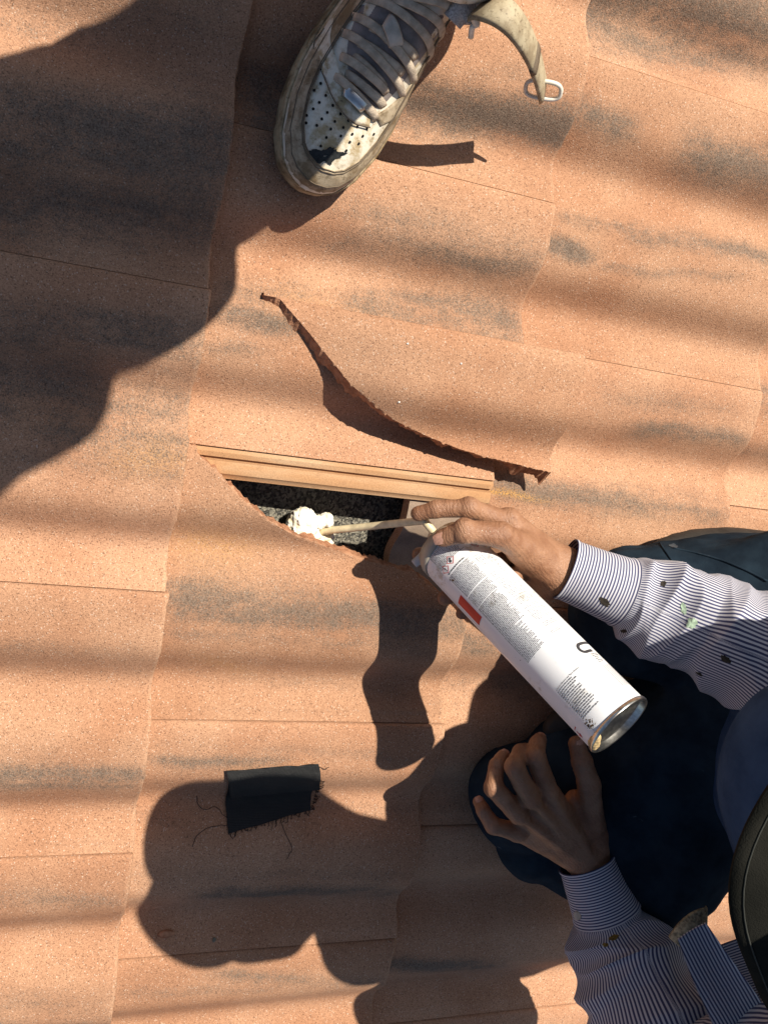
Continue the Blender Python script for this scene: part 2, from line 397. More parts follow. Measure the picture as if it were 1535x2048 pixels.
# ------------------------------------------------------------------ loose broken piece lying on the tile above
CA = np.array([at(u, v, .055)[:2] for u, v in [(540, 592), (570, 598), (590, 625), (625, 668), (650, 702), (700, 768), (740, 802), (790, 842), (860, 876), (920, 900), (980, 916), (1030, 928), (1060, 934), (1094, 942)]])
YA = course_joint(1) - W * .5 + .004
x0A, x1A = CA[0, 0], CA[-1, 0]
yA_line = lambda x: YA
ya = at(700, 622, .055)[1]
YA = ya
def sA(x): return YA - float(np.interp(x, CA[:, 0], CA[:, 1]))
ph_fix = (course_joint(1) - W / 2 - YA)
def liftA(X, Y):
    base = .0142 + prof(((course_joint(1) - Y) % W)) - prof(YA - Y)
    return base + .027 * sstep(x0A + .02, x0A + .16, X)
PIECE = tile(1, YA, True, name='broken_tile_piece', parent=None, xr=(x0A, x1A), s_hi=sA, lock=False, lift=liftA, streaks=STREAK_A, xshift=.1)
tag(PIECE, 'broken wedge of clay coloured tile with a jagged edge lying loose above the hole', 'broken tile')
# ------------------------------------------------------------------ spray foam can
M_WHITE = None
def label_mat():
    t = NT('can_label'); c = t.coord(); a = t.noise(c, 30, 4, .6); b = t.noise(c, 190, 4, .7)
    st = t.math('MULTIPLY', t.ramp(a, .56, .70), t.ramp(b, .43, .6))
    col = t.mix(t.math('MULTIPLY', st, .55), (.80, .80, .80), (.30, .22, .10))
    return t.out(col, .32, t.bump(t.noise(c, 45, 2), .12, .001), .5)
M_LABEL = label_mat(); M_INK = plain('black_ink', (.045, .045, .05), .45, var=.1, bump=0); M_GINK = plain('grey_ink', (.16, .16, .17), .45, var=.1, bump=0); M_RED = plain('red_ink', (.55, .035, .03), .4, var=.1, bump=0)
M_METAL = plain('tin_metal', (.62, .60, .55), .28, .5, var=.15, scale=200, bump=.05, Metallic=1.0)
M_DUST = plain('brown_grime', (.12, .065, .025), .8, var=.4, scale=400, bump=.4)
M_TANP = plain('dried_foam_tan', (.55, .40, .20), .75, var=.2, scale=150, bump=.5)
CT = at(878, 1083, .078); CB = at(1238, 1452, .3054); CAX = norm(CB - CT); CL = np.linalg.norm(CB - CT); CR_ = .0332
e_v = norm(CAMC - (CT + CB) / 2); CE1 = norm(e_v - CAX * (e_v @ CAX)); CE2 = np.cross(CAX, CE1)    # CE1 faces the viewer side, CE2 sideways
def canp(s, a, r=CR_): return CT + CAX * s + r * (math.cos(a) * CE1 + math.sin(a) * CE2)
def pxof(P):
    v = CAMR @ (np.asarray(P) - CAMC); return (767.5 + FOC * v[0] / -v[2], 1024 - FOC * v[1] / -v[2])
LSGN = 1 if pxof(canp(.1, math.radians(80)))[0] < pxof(canp(.1, math.radians(-80)))[0] else -1   # +angle is image left
def can(s, deg, r=CR_): return canp(s, math.radians(deg) * LSGN, r)
CAN = empty('spray_foam_can', CB, 'white printed spray foam can held nozzle down by the hand over the hole', 'spray can')
V, F = lathe([(.0, .012), (.001, .0125), (.006, .020), (.014, .0285), (.02, .0322), (.024, CR_)] + [(q, CR_) for q in np.linspace(.03, CL - .006, 20)] + [(CL - .004, CR_ - .0004)], CT, CAX, 96, CE1)
mk('label', V, F, M_LABEL, CAN)
V, F = lathe([(CL - .0045, CR_ - .0006), (CL - .004, CR_ + .0010), (CL - .001, CR_ + .0014), (CL + .0005, CR_ + .0006), (CL + .0002, CR_ - .0012), (CL - .005, CR_ - .0022), (CL - .0062, CR_ - .005), (CL - .009, .022), (CL - .014, .010), (CL - .015, .0005)], CT, CAX, 96, CE1)
mk('base_rim', V, F, M_METAL, CAN)
V, F = lathe([(-.002, .010), (-.001, .0215), (.0025, .0235), (.004, .0300), (.013, .0338), (.020, .0340), (.0205, .0332), (.004, .027)], CT, CAX, 64, CE1)
def clearplastic(name, col, alpha_t):
    t = NT(name); c = t.coord()
    return t.out(col, .28, t.bump(t.noise(c, 220, 3), .25, .001), .5, Transmission_Weight=alpha_t, IOR=1.35)
M_CLEAR = clearplastic('cloudy_plastic', (.86, .83, .78), .45); M_COLLAR = clearplastic('collar_plastic', (.75, .66, .52), .45)
mk('collar', V, F, M_COLLAR, CAN)
def patch(s0, s1, d0, d1, ns=2, nd=8, r=CR_ + .00025):
    S = np.linspace(s0, s1, ns); D = np.linspace(d0, d1, nd)
    V = [can(s, d, r) for s in S for d in D]; F = grid_faces(ns, nd)
    if LSGN < 0: F = F[:, ::-1]
    return np.array(V), F.tolist()
def textblock(name, s0, s1, dl, dr, pitch, mat, density=.9, ink=.5, seed=1, ragged=.2):
    """Rows of small print running round the can: dl is the row start (image left), dr its end."""
    rr = random.Random(seed); parts = []; s = s0
    mmdeg = math.degrees(.001 / CR_)
    while s < s1:
        d = dl; end = dr + (dl - dr) * ragged * rr.random() * (1 if rr.random() < .6 else .2)
        if rr.random() > density: s += pitch; continue
        while d > end:
            wl = rr.uniform(.8, 3.4) * mmdeg
            w2 = min(wl, d - end)
            if w2 > .2 * mmdeg: parts.append(patch(s, s + pitch * ink * rr.uniform(.75, 1.1), d - w2, d, 2, 3))
            d -= wl + .55 * mmdeg
        s += pitch
    if parts:
        V, F = joinm(parts); o = mk(name, V, F, mat, CAN, smooth=False); return o
textblock('small_print', .022, .041, 36, -24, .00155, M_GINK, 1, .5, 2, .12)
textblock('small_print', .024, .034, -34, -62, .00155, M_GINK, 1, .5, 12, .15)
textblock('small_print', .0500, .0515, 30, -12, .0022, M_INK, 1, .6, 3, .05)
textblock('small_print', .0535, .098, 35, -18, .00152, M_GINK, .96, .5, 4, .12)
textblock('small_print', .1000, .138, 36, -16, .00152, M_INK, .95, .46, 5, .18)
textblock('small_print', .1395, .173, 37, -8, .0015, M_GINK, .95, .5, 15, .35)
textblock('small_print', .056, .150, -24, -64, .00165, M_GINK, .66, .36, 6, .5)
textblock('small_print', .150, .172, -28, -60, .0019, M_GINK, .5, .36, 16, .5)
textblock('small_print', .2125, .2455, 35, -6, .0023, M_GINK, 1, .5, 7, .45)
textblock('small_print', .2055, .216, -56, -74, .002, M_GINK, 1, .5, 17, .4)
textblock('small_print', .236, .245, 72, 60, .0022, M_RED, .8, .5, 27, .6)
def text_on_can(txt, s, deg, size, mat):
    cu = bpy.data.curves.new('lettering', 'FONT'); cu.body = txt; cu.size = size; cu.resolution_u = 1; cu.offset = size * .012
    ob = bpy.data.objects.new('lettering', cu); COL.objects.link(ob)
    dg = bpy.context.evaluated_depsgraph_get(); me = bpy.data.meshes.new_from_object(ob.evaluated_get(dg))
    co = [v.co.copy() for v in me.vertices]; fs = [list(p.vertices) for p in me.polygons]
    bpy.data.objects.remove(ob); bpy.data.curves.remove(cu); bpy.data.meshes.remove(me)
    V = [can(s - c.y, deg - math.degrees(c.x / CR_), CR_ + .0003) for c in co]
    return mk('lettering', np.array(V), fs, mat, CAN, smooth=False)
text_on_can('Industrial Adhesives and Tapes Division', .2112, 34, .0019, M_INK)
# red block, hazard diamonds, black logo, barcode
V, F = patch(.074, .107, 41, 63, 8, 6); mk('red_panel', V, F, M_RED, CAN)
def hazard(sc_, dc, r=.0052, kind=0):
    k = math.degrees(1 / CR_); parts = []
    c4 = [(-r, 0), (0, -r), (r, 0), (0, r)]
    ring = [can(sc_ + a, dc + b * k, CR_ + .0003) for a, b in c4] + [can(sc_ + a * .84, dc + b * .84 * k, CR_ + .0003) for a, b in c4]
    o = mk('hazard_diamond', np.array(ring), [[i, (i + 1) % 4, 4 + (i + 1) % 4, 4 + i] for i in range(4)], M_RED, CAN, smooth=False)
    if kind == 0: P = [patch(sc_ - .0024, sc_ + .0008, dc - .0006 * k, dc + .0006 * k, 2, 3, CR_ + .0003), patch(sc_ + .0014, sc_ + .0026, dc - .0006 * k, dc + .0006 * k, 2, 3, CR_ + .0003)]
    else: P = [patch(sc_ - .0022, sc_ - .0006, dc - .0016 * k, dc + .0004 * k, 2, 3, CR_ + .0003), patch(sc_ - .0004, sc_ + .0024, dc - .0008 * k, dc + .0018 * k, 2, 3, CR_ + .0003)]
    V, F = joinm(P); mk('symbol', V, F, M_INK, o, smooth=False)
hazard(.0445, 27, kind=0); hazard(.0420, 9, kind=1); hazard(.043, -47, kind=0); hazard(.0445, -66, kind=1)
k = math.degrees(1 / CR_); parts = []
def arcband(cs, cd, r0, r1, a0, a1, n=14):
    T = np.linspace(a0, a1, n); V = [can(cs + r * math.sin(t), cd + r * math.cos(t) * k, CR_ + .0003) for t in T for r in (r0, r1)]
    return np.array(V), [[2 * i, 2 * i + 1, 2 * i + 3, 2 * i + 2] for i in range(n - 1)]
cs, cd = .197, -52
parts = [arcband(cs, cd, .0034, .0066, -math.pi / 2, math.pi / 2), patch(cs - .0066, cs - .0034, cd - .017 * k, cd, 2, 8, CR_ + .0003), patch(cs + .0034, cs + .0066, cd - .009 * k, cd, 2, 6, CR_ + .0003)]
V, F = joinm(parts); mk('logo', V, F, M_INK, CAN, smooth=False)
parts = [patch(.220, .247, -56 - i * 1.7 - .9 * (i % 3 == 0), -56 - i * 1.7, 2, 2, CR_ + .0003) for i in range(14)]
V, F = joinm(parts); mk('barcode', V, F, M_GINK, CAN, smooth=False)
# arrow and grime splashes
V, F = joinm([patch(.2455, .250, 68, 70.5, 2, 3), (np.array([can(.2490, 64, CR_ + .0003), can(.2490, 74, CR_ + .0003), can(.2535, 69, CR_ + .0003)]), [[0, 1, 2]])]); mk('red_arrow', V, F, M_RED, CAN, smooth=False)
def splat(s0, d0, rs, rd, n, mat, seed, name='grime_splash', rmax=.0016):
    rr = random.Random(seed); parts = []
    for _ in range(n):
        a = rr.uniform(0, 6.28); q = rr.random() ** .6; cs_, cd_ = s0 + rs * q * math.cos(a), d0 + rd * q * math.sin(a); r = rmax * rr.uniform(.25, 1) * (1.1 - q)
        m = 9; pts = [can(cs_ + r * rr.uniform(.6, 1.2) * math.cos(i / m * 6.283), cd_ + r * k * rr.uniform(.6, 1.2) * math.sin(i / m * 6.283), CR_ + .00045) for i in range(m)]
        parts.append((np.array(pts), [list(range(m))]))
    V, F = joinm(parts); return mk(name, V, F, mat, CAN, smooth=False)
splat(CL - .012, 32, .009, 12, 60, M_DUST, 3); splat(.057, 30, .006, 9, 30, M_DUST, 4, rmax=.0012); splat(.108, 8, .004, 8, 18, M_DUST, 5, rmax=.0012); splat(.072, -50, .016, 6, 24, M_DUST, 6, rmax=.0011)
splat(.145, 30, .06, 50, 26, M_INK, 8, rmax=.0008)
def foamfn(c, lst, nz, k=.004):
    def f(P):
        d = None
        for q, r in lst:
            e = ell(P, q, r); d = e if d is None else smin(d, e, k)
        return d + nz * wob(P, 560, 2) + nz * .75 * wob(P, 1300, 5)
    return f
pb = can(CL - .003, 62, .0285)
V, F = nets(foamfn(pb, [(pb, (.006, .006, .005)), (can(CL - .002, 78, .0295), (.0045, .0045, .004)), (can(CL - .003, 48, .029), (.005, .005, .004))], .0005), pb - .016, pb + .016, .0009)
mk('dried_foam', V, F, M_TANP, CAN)
# nozzle, bent straw and clear trigger lever
M_STRAW = plain('yellowed_straw', (.82, .68, .42), .4, .4, var=.12, scale=90, bump=.1)
ST = np.array([can(.004, 0, .004), at(868, 1066, .092), at(849, 1043, .088), at(840, 1042, .085), at(745, 1052, .032), at(637, 1063, -.022)])
C = np.vstack([spline(ST[:3], 14)[:-1], spline(ST[2:], 30)])
V, F = tube(C, .0041, 14); mk('straw', V, F, M_STRAW, CAN)
C = spline([can(-.004, 20, .006), at(868, 1080, .083), at(848, 1110, .078), at(828, 1128, .072)], 16)
V, F = ribbon(C, np.tile(norm(CAMC - C[8]) + np.array([.3, .3, 0]), (16, 1)), np.linspace(.013, .010, 16), .0030); mk('trigger_lever', V, F, M_CLEAR, CAN)
V, F = lathe([(-.014, .0045), (-.013, .006), (-.006, .0068), (0, .009), (.004, .0095)], CT, CAX, 24, CE1); mk('valve', V, F, M_COLLAR, CAN)
# ------------------------------------------------------------------ expanding foam in the hole
t = NT('fresh_foam'); c = t.coord(); nn = t.noise(c, 120, 3); M_FOAM = t.out(t.mix(t.ramp(nn, .45, .7), (.86, .82, .70), (.80, .66, .40)), .6, t.bump(t.noise(c, 500, 4), .5, .001), .3, Subsurface_Weight=.15, Subsurface_Radius=(.004, .003, .002))
fc = at(615, 1058, -.022)
fl = [(at(600, 1056, -.02), (.017, .019, .016)), (at(648, 1074, -.026), (.012, .010, .009)), (at(606, 1045, -.02), (.015, .017, .017)), (at(620, 1068, -.026), (.017, .013, .013)), (at(640, 1082, -.03), (.016, .011, .010)), (at(598, 1035, -.016), (.009, .009, .010)), (at(630, 1048, -.012), (.008, .009, .009)), (at(652, 1040, -.014), (.009, .008, .007)), (at(590, 1070, -.03), (.013, .013, .010)), (at(612, 1060, -.012), (.009, .008, .008))]
V, F = nets(foamfn(fc, fl, .0011), fc - .045, fc + .045, .0010)
o = mk('foam_blob', V, F, M_FOAM, loc=fc); tag(o, 'lumpy cream blob of fresh foam on the dark felt in the hole', 'foam')
# ------------------------------------------------------------------ black fabric patch lying on the tiles
t = NT('black_mesh_fabric'); uvn = t.n('UVMap').outputs[0]; mp = t.n('Mapping'); t.l(uvn, mp.inputs[0])
w1 = t.n('TexWave', wave_type='BANDS', bands_direction='X'); w1.inputs['Scale'].default_value = 210; w2 = t.n('TexWave', wave_type='BANDS', bands_direction='Y'); w2.inputs['Scale'].default_value = 210
for q in (w1, w2): t.l(mp.outputs[0], q.inputs[0]); q.inputs['Distortion'].default_value = 2.2; q.inputs['Detail'].default_value = 2
hh = t.math('MAXIMUM', w1.outputs[1], w2.outputs[1]); M_MESH = t.out(t.mix(hh, (.004, .004, .004), (.035, .034, .032)), .5, t.bump(hh, 1.0, .0012), .4)
MESHP = empty('fabric_patch', at(540, 1590, .03), 'small black woven mesh scrap with frayed edges on the tiles', 'fabric')
def onroof(u, v):
    z = .03
    for _ in range(12): p_ = at(u, v, z); z = .5 * z + .5 * float(roof_z(p_[0], p_[1]))
    return at(u, v, z)
def cloth(name, q, lift, n=44, m=36, amp=.0015, fold=None):
    q = [onroof(u, v)[:2] for u, v in q]; a = np.linspace(0, 1, n)[:, None, None]; b = np.linspace(0, 1, m)[None, :, None]
    XY = (1 - a) * (1 - b) * q[0] + a * (1 - b) * q[1] + a * b * q[2] + (1 - a) * b * q[3]
    XY = XY.reshape(-1, 2); z = roof_z(XY[:, 0], XY[:, 1]) + lift
    P = np.column_stack([XY, z]); P[:, 2] += amp * (1 + wob(P, 110)); P[:, :2] += .0007 * np.stack([wob(P, 260, 1), wob(P, 260, 2)], 1)
    F = grid_faces(n, m); bot = P - np.array([0, 0, .0012]); N = len(P)
    i = np.concatenate([np.arange(m), (np.arange(1, n) * m + m - 1), ((n - 1) * m + np.arange(m - 1)[::-1]), (np.arange(1, n - 1)[::-1] * m), [0]])
    wl_ = np.stack([i[:-1], i[:-1] + N, i[1:] + N, i[1:]], 1)
    uv = np.tile(XY * 1.0, (2, 1))
    return mk(name, np.vstack([P, bot]), np.vstack([F[:, ::-1], F + N, wl_]), M_MESH, MESHP, uv=uv)
cloth('lower_layer', [(458, 1560), (632, 1556), (621, 1616), (455, 1664)], .002)
cloth('upper_fold', [(452, 1536), (634, 1522), (635, 1574), (457, 1590)], .0052)
parts = []
rr = random.Random(4)
def thread(p0, ang, ln, seed, curl=1.0):
    r_ = random.Random(seed); P = [np.array(p0[:2])]; a = ang
    for _ in range(12): a += r_.uniform(-.5, .5) * curl; P.append(P[-1] + ln / 12 * np.array([math.cos(a), math.sin(a)]))
    P = np.array(P); z = roof_z(P[:, 0], P[:, 1]) + .0022 + .0012 * np.sin(np.arange(13)); return tube(spline(np.column_stack([P, z]), 30), .00034, 5)
for i in range(26):
    f_ = i / 25; p = onroof(620 - 165 * f_ + rr.uniform(-3, 3), 1615 + 48 * f_); parts.append(thread(p, -1.5 + rr.uniform(-.5, .5), rr.uniform(.003, .009), i, .5))
for i in range(16):
    f_ = i / 15; p = onroof(635 - 14 * f_, 1560 + 56 * f_); parts.append(thread(p, rr.uniform(-.9, .3), rr.uniform(.004, .010), 50 + i, .6))
V, F = joinm(parts); mk('frayed_fringe', V, F, M_MESH, MESHP)
for (u, v, an, ln, sd) in [(456, 1635, 2.7, .052, 71), (456, 1650, 3.3, .05, 72), (560, 1640, -.9, .045, 73), (634, 1530, -.3, .016, 75), (634, 1550, -1.2, .026, 76)]:
    V, F = thread(onroof(u, v), an, ln, sd); mk('loose_thread', V, F, M_MESH, MESHP)
# small chips and crumbs on the tiles
def crumb(name, u, v, r, mat, label, cat, seed, group=None, flat=.4):
    p = onroof(u, v); p[2] = roof_z(p[0], p[1]) + r[2] * .6
    if cat == 'debris' and 'white crumb' in label:
        hb = BVHTree.FromPolygons([v_.co + PIECE.location for v_ in PIECE.data.vertices], [tuple(f_.vertices) for f_ in PIECE.data.polygons]).ray_cast(Vector(CAMC), Vector(norm(p - CAMC)))[0]
        if hb is not None: p = np.array(hb) + np.array([0, 0, r[2] * .6])
    fn = lambda P: ell(P, p, r) + .25 * r[2] * wob(P, 2.2 / max(r) * 1.5, seed)
    V, F = nets(fn, p - np.array(r) * 1.7, p + np.array(r) * 1.7, max(r) / 7)
    o = mk(name, V, F, mat, loc=p); tag(o, label, cat, group); return o
crumb('tile_chip', 332, 1866, (.011, .0048, .003), M_TBR, 'small flat reddish tile chip resting on the joint left of the fabric scrap', 'tile chip', 3)
crumb('leaf_crumb', 428, 1879, (.0022, .0042, .0012), plain('dry_leaf', (.22, .19, .13), .8), 'tiny grey dry leaf flake just right of the reddish chip', 'debris', 5)
M_CRUMB = plain('white_crumb', (.75, .72, .66), .8)
for i_, (u, v, lb_) in enumerate([(814, 687, 'tiny white crumb on the loose tile piece, leftmost upper one'), (921, 727, 'tiny white crumb on the loose tile piece, farthest right of the three'), (797, 804, 'tiny white crumb on the loose tile piece, nearest its broken edge')]):
    crumb('paint_crumb', u, v, (.0011, .0009, .0008), M_CRUMB, lb_, 'debris', 11 + i_, 'white crumbs above the hole')

# ------------------------------------------------------------------ cloth and skin materials
def stripe_mat(name, axis, period=.0031, ca=(.058, .062, .130), cb=(.57, .56, .585)):
    t = NT(name); uv = t.n('UVMap').outputs[0]; sp = t.n('SeparateXYZ'); t.l(uv, sp.inputs[0]); c = t.coord()
    x = t.math('ADD', sp.outputs[axis], t.math('MULTIPLY', t.math('SUBTRACT', t.noise(c, 60, 2), .5), .0006))
    fr = t.math('PINGPONG', t.math('DIVIDE', x, period), .5)
    f = t.ramp(fr, .205, .295)
    col = t.mix(f, ca, cb)
    weave = t.noise(c, 1400, 1)
    return t.out(col, .85, t.bump(weave, .25, .0006), .15, Sheen_Weight=.1)
M_STR_L = stripe_mat('striped_shirt_lengthwise', 0); M_STR_C = stripe_mat('striped_shirt_crosswise', 1, .0031)
def denim(name, a, b):
    t = NT(name); c = t.coord(); n = t.noise(c, 22, 4, .6); w = t.noise(c, 1300, 1)
    sp = t.math('MULTIPLY', t.ramp(t.noise(c, 34, 3, .55), .70, .74), t.ramp(t.noise(c, 180, 3), .45, .6))
    col = t.mix(t.math('MULTIPLY', sp, .35), t.mix(t.ramp(n, .3, .7), a, b), (.16, .18, .19))
    return t.out(col, .95, t.bump(t.math('ADD', w, t.math('MULTIPLY', t.noise(c, 90, 3), 1.5)), .4, .001), .05)
M_JEAN = denim('navy_trousers', (.010, .017, .026), (.020, .034, .048)); M_TEE = denim('blue_tee', (.026, .050, .105), (.045, .080, .155)); M_HAT = denim('dark_hat_cloth', (.010, .010, .008), (.021, .020, .016))
def skin_mat():
    t = NT('tanned_skin'); c = t.coord(); n = t.noise(c, 38, 4, .6); f = t.noise(c, 420, 3, .6)
    v = t.voro(c, 620, 'DISTANCE_TO_EDGE').outputs['Distance']
    col = t.mix(t.ramp(n, .32, .68), (.235, .108, .056), (.345, .18, .102))
    col = t.mix(t.math('MULTIPLY', t.ramp(t.noise(c, 75, 4, .7), .56, .72), .45), col, (.15, .062, .032))
    wr = t.n('TexWave', wave_type='BANDS', bands_direction='DIAGONAL'); t.l(c, wr.inputs[0]); wr.inputs['Scale'].default_value = 95; wr.inputs['Distortion'].default_value = 9; wr.inputs['Detail'].default_value = 3
    h = t.math('ADD', t.math('MULTIPLY', f, .7), t.math('ADD', t.math('MULTIPLY', v, 1.2), t.math('MULTIPLY', wr.outputs[1], .35)))
    return t.out(col, .48, t.bump(h, .62, .0010), .4, Coat_Weight=.03)
M_SKIN = skin_mat(); M_NAIL = plain('finger_nail', (.50, .27, .19), .3, .5, var=.12, scale=300, bump=.05)
M_BUTTON = plain('shirt_button', (.55, .45, .33), .35, .5)

# ------------------------------------------------------------------ the person squatting with the can
WK = empty('person', at(1500, 1500, .03), 'person in striped shirt, navy trousers and dark hat squatting and holding the spray can', 'person')
def chain(P, pts, rad, k=.003, g_=.92):
    d = None; rad = [q * g_ for q in rad]
    for i in range(len(pts) - 1):
        e = cap(P, pts[i], pts[i + 1], rad[i], rad[i + 1]); d = e if d is None else smin(d, e, k)
    return d
def hand_mesh(fingers, palm, extra, lo, hi, h=.00155, g_=.92):
    def fn(P):
        d = None
        for a, b, ra, rb in palm:
            e = cap(P, a, b, ra, rb); d = e if d is None else smin(d, e, .009)
        for pts, rad in fingers: d = smin(d, chain(P, pts, rad, .003, g_), .0042)
        for c, r in extra: d = smin(d, ell(P, c, (r, r, r)), .004)
        return d + .00035 * wob(P, 300) + .00018 * wob(P, 900, 4)
    return nets(fn, lo, hi, h)
def bounds(*L):
    A = np.array(L); return A.min(0) - .03, A.max(0) + .03
# left hand resting on the knee
Z0 = -0.092
g = lambda u, v, z: at(u, v, z + Z0)
LW = g(1174, 1724, .247); LF = g(1232, 1850, .280)
lf = {'index': ([g(1094, 1580, .262), g(1070, 1514, .262), g(1074, 1488, .243), g(1079, 1478, .226)], [.0125, .0112, .0098, .0082]),
      'middle': ([g(1060, 1596, .266), g(1028, 1534, .266), g(1040, 1506, .245), g(1052, 1500, .228)], [.0125, .0113, .0098, .0084]),
      'ring': ([g(1036, 1628, .260), g(986, 1575, .258), g(993, 1532, .242), g(1006, 1512, .228)], [.0122, .0107, .0094, .0080]),
      'pinky': ([g(1034, 1664, .248), g(986, 1652, .246), g(965, 1620, .236), g(957, 1604, .227)], [.0112, .0096, .0084, .0072]),
      'thumb': ([g(1180, 1650, .248), g(1177, 1570, .258), g(1163, 1522, .258), g(1152, 1488, .252)], [.0175, .0140, .0122, .0098])}
lp = [(LW, g(1098, 1590, .254), .018, .0138), (LW, g(1068, 1604, .256), .018, .0138), (LW, g(1046, 1632, .250), .018, .0132), (LW, g(1046, 1664, .240), .018, .0128), (LF, LW, .029, .0215), (g(1190, 1690, .240), g(1172, 1610, .242), .020, .0165), (g(1120, 1650, .243), g(1150, 1600, .243), .014, .012)]
ex = [(lf[k][0][0] + np.array([0, 0, .003]), .0092) for k in ('index', 'middle', 'ring', 'pinky')] + [(lf[k][0][1] + np.array([0, 0, .0010]), .0090) for k in ('index', 'middle', 'ring')]
tend = [(LW + np.array([0, 0, .013]), lf[k][0][0] + np.array([0, 0, .0085]), .0032, .0036) for k in ('index', 'middle', 'ring')] 
b0, b1 = bounds(LF, LW, *[p for v in lf.values() for p in v[0]])
VL, FL = hand_mesh(list(lf.values()), lp + tend, ex, b0, b1, .00155, .93)
# right hand gripping the can by its nozzle end
RW = at(1118, 1138, .128); RF = at(1235, 1182, .152)
rf = {'index': ([at(1014, 1046, .116), at(938, 1016, .118), at(872, 1018, .104), at(836, 1027, .095)], [.0128, .0108, .0096, .0084]),
      'middle': ([at(1024, 1078, .100), can(.016, -128, .043), can(.008, 170, .040), at(838, 1108, .064)], [.0122, .0106, .0096, .0084]),
      'ring': ([at(1046, 1112, .090), can(.052, -135, .0445), can(.048, 172, .0435), can(.043, 116, .0425)], [.0118, .0103, .0094, .0082]),
      'pinky': ([at(1066, 1140, .088), can(.074, -135, .0430), can(.072, 175, .0425), can(.068, 122, .0415)], [.0108, .0092, .0084, .0072]),
      'thumb': ([at(1078, 1116, .132), at(1000, 1070, .150), at(928, 1062, .146), at(884, 1076, .132)], [.0190, .0142, .0122, .0098])}
rp = [(RW, rf['index'][0][0], .0215, .0150), (RW, rf['middle'][0][0], .021, .0150), (RW, rf['ring'][0][0], .020, .0145), (RW, rf['pinky'][0][0], .020, .0150), (RF, RW, .029, .0235), (at(1100, 1140, .130), at(1040, 1095, .136), .0205, .0175), (at(1100, 1165, .118), at(1066, 1150, .098), .019, .016)]
ex = [(rf['thumb'][0][2] + np.array([0, 0, .001]), .0122), (rf['index'][0][0] + np.array([0, .004, .002]), .0125), (rf['index'][0][1], .0112)]
b0, b1 = bounds(RF, RW, *[p for v in rf.values() for p in v[0]])
VR, FR = hand_mesh(list(rf.values()), rp, ex, b0, b1)
# rest of the figure, under the clothes
HC = np.array([.335, -.055, .655]); HUP = norm((-.40, .06, .92)); HFW = norm(np.array([-.92, .12, 0]) - HUP * (np.array([-.92, .12, 0]) @ HUP)); HSD = np.cross(HUP, HFW)
HAT_C = HC + HUP * .045
def brim_pt(phi, q, lift=0):
    ro = .130 + .012 * math.cos(2 * phi - .5) + .008 * math.cos(3 * phi + 1.0) + .0015 * math.sin(9 * phi)
    r = .088 + (ro - .088) * q
    dz = -.018 * q ** 1.3 + .012 * q * math.cos(2 * phi + .6) + .006 * q * math.sin(5 * phi)
    return HAT_C + (HFW * math.cos(phi) * 1.08 + HSD * math.sin(phi)) * r + HUP * (dz + lift)
for _ in range(30):      # seat the hat so that its brim edge comes where it is seen
    px = min((pxof(brim_pt(a, 1)) for a in np.linspace(0, 6.28, 180)), key=lambda q: q[0])
    HAT_C = HAT_C + (at(1458, 1785, .66) - at(px[0], px[1], .66)) * .7
HC = HAT_C - HUP * .045
SHL = np.array([.530, -.300, .525]); SHR = np.array([.570, .050, .50]); NECK = np.array([.52, -.13, .53]); PEL = np.array([.70, -.11, .20])
ELL_ = at(1420, 2190, .33); ELR = at(1640, 1330, .27)
def bodyfn(P):
    R = np.stack([HFW, HSD, HUP])
    d = ell(P, HC + HUP * .015, (.093, .074, .105), R); d = smin(d, ell(P, HC + HFW * .035 - HUP * .055, (.050, .048, .050), R), .03)
    d = smin(d, cap(P, HC + HFW * .088 + HUP * .008, HC + HFW * .108 - HUP * .022, .007, .013), .012)
    for s_ in (-1, 1):
        d = smin(d, ell(P, HC + HSD * .074 * s_ - HUP * .005 - HFW * .01, (.018, .008, .030), R), .008)
        d = np.maximum(d, -ell(P, HC + HSD * .032 * s_ + HFW * .098 + HUP * .012, (.010, .015, .009), R))
    d = np.maximum(d, -ell(P, HC + HFW * .088 - HUP * .062, (.010, .024, .004), R))
    d = smin(d, cap(P, HC - HUP * .03 - HFW * .02, NECK, .050, .052), .03)
    d = smin(d, cap(P, NECK, PEL, .065, .08), .04); d = smin(d, cap(P, SHL, SHR, .05, .05), .05)
    for S_, E_, F_ in ((SHL, ELL_, LF), (SHR, ELR, RF)):
        d = smin(d, cap(P, S_, E_, .046, .038), .02); d = smin(d, cap(P, E_, F_, .038, .027), .02)
    return d
VB, FB = nets(bodyfn, (.12, -.55, .05), (.85, .30, .78), .010)
n1, n2 = len(VB), len(VB) + len(VL)
mk('body', np.vstack([VB, VL, VR]), np.vstack([FB, FL + n1, FR + n2]), M_SKIN, WK)
BODY = WK.children[0]
def nail(tip, prev, upv, w=.0062, l=.0085, r=.009):
    r *= .90; w *= .92
    d = norm(np.asarray(tip) - np.asarray(prev)); n = norm(np.asarray(upv) - d * (np.asarray(upv) @ d)); s_ = np.cross(d, n); P = []
    A_ = np.linspace(-1, 1, 9); B_ = np.linspace(-1, 1, 9)
    for a in A_:
        for b in B_:
            bb = b * math.sqrt(max(0, 1 - .55 * a * a)) if a > 0 else b * (1 - .12 * a * a)
            th = bb * w / r
            P.append(np.asarray(tip) + d * (a * l * .75 - .0005) + s_ * math.sin(th) * r + n * (math.cos(th) * r + .0003 - .0012 * max(0, a) ** 2))
    P = np.array(P); F = grid_faces(9, 9); q = np.vstack([P, P - n * .0016]); F2 = np.vstack([F, F[:, ::-1] + 81])
    return mk('fingernail', q, F2, M_NAIL, BODY)
cv = lambda p: norm(CAMC - p)
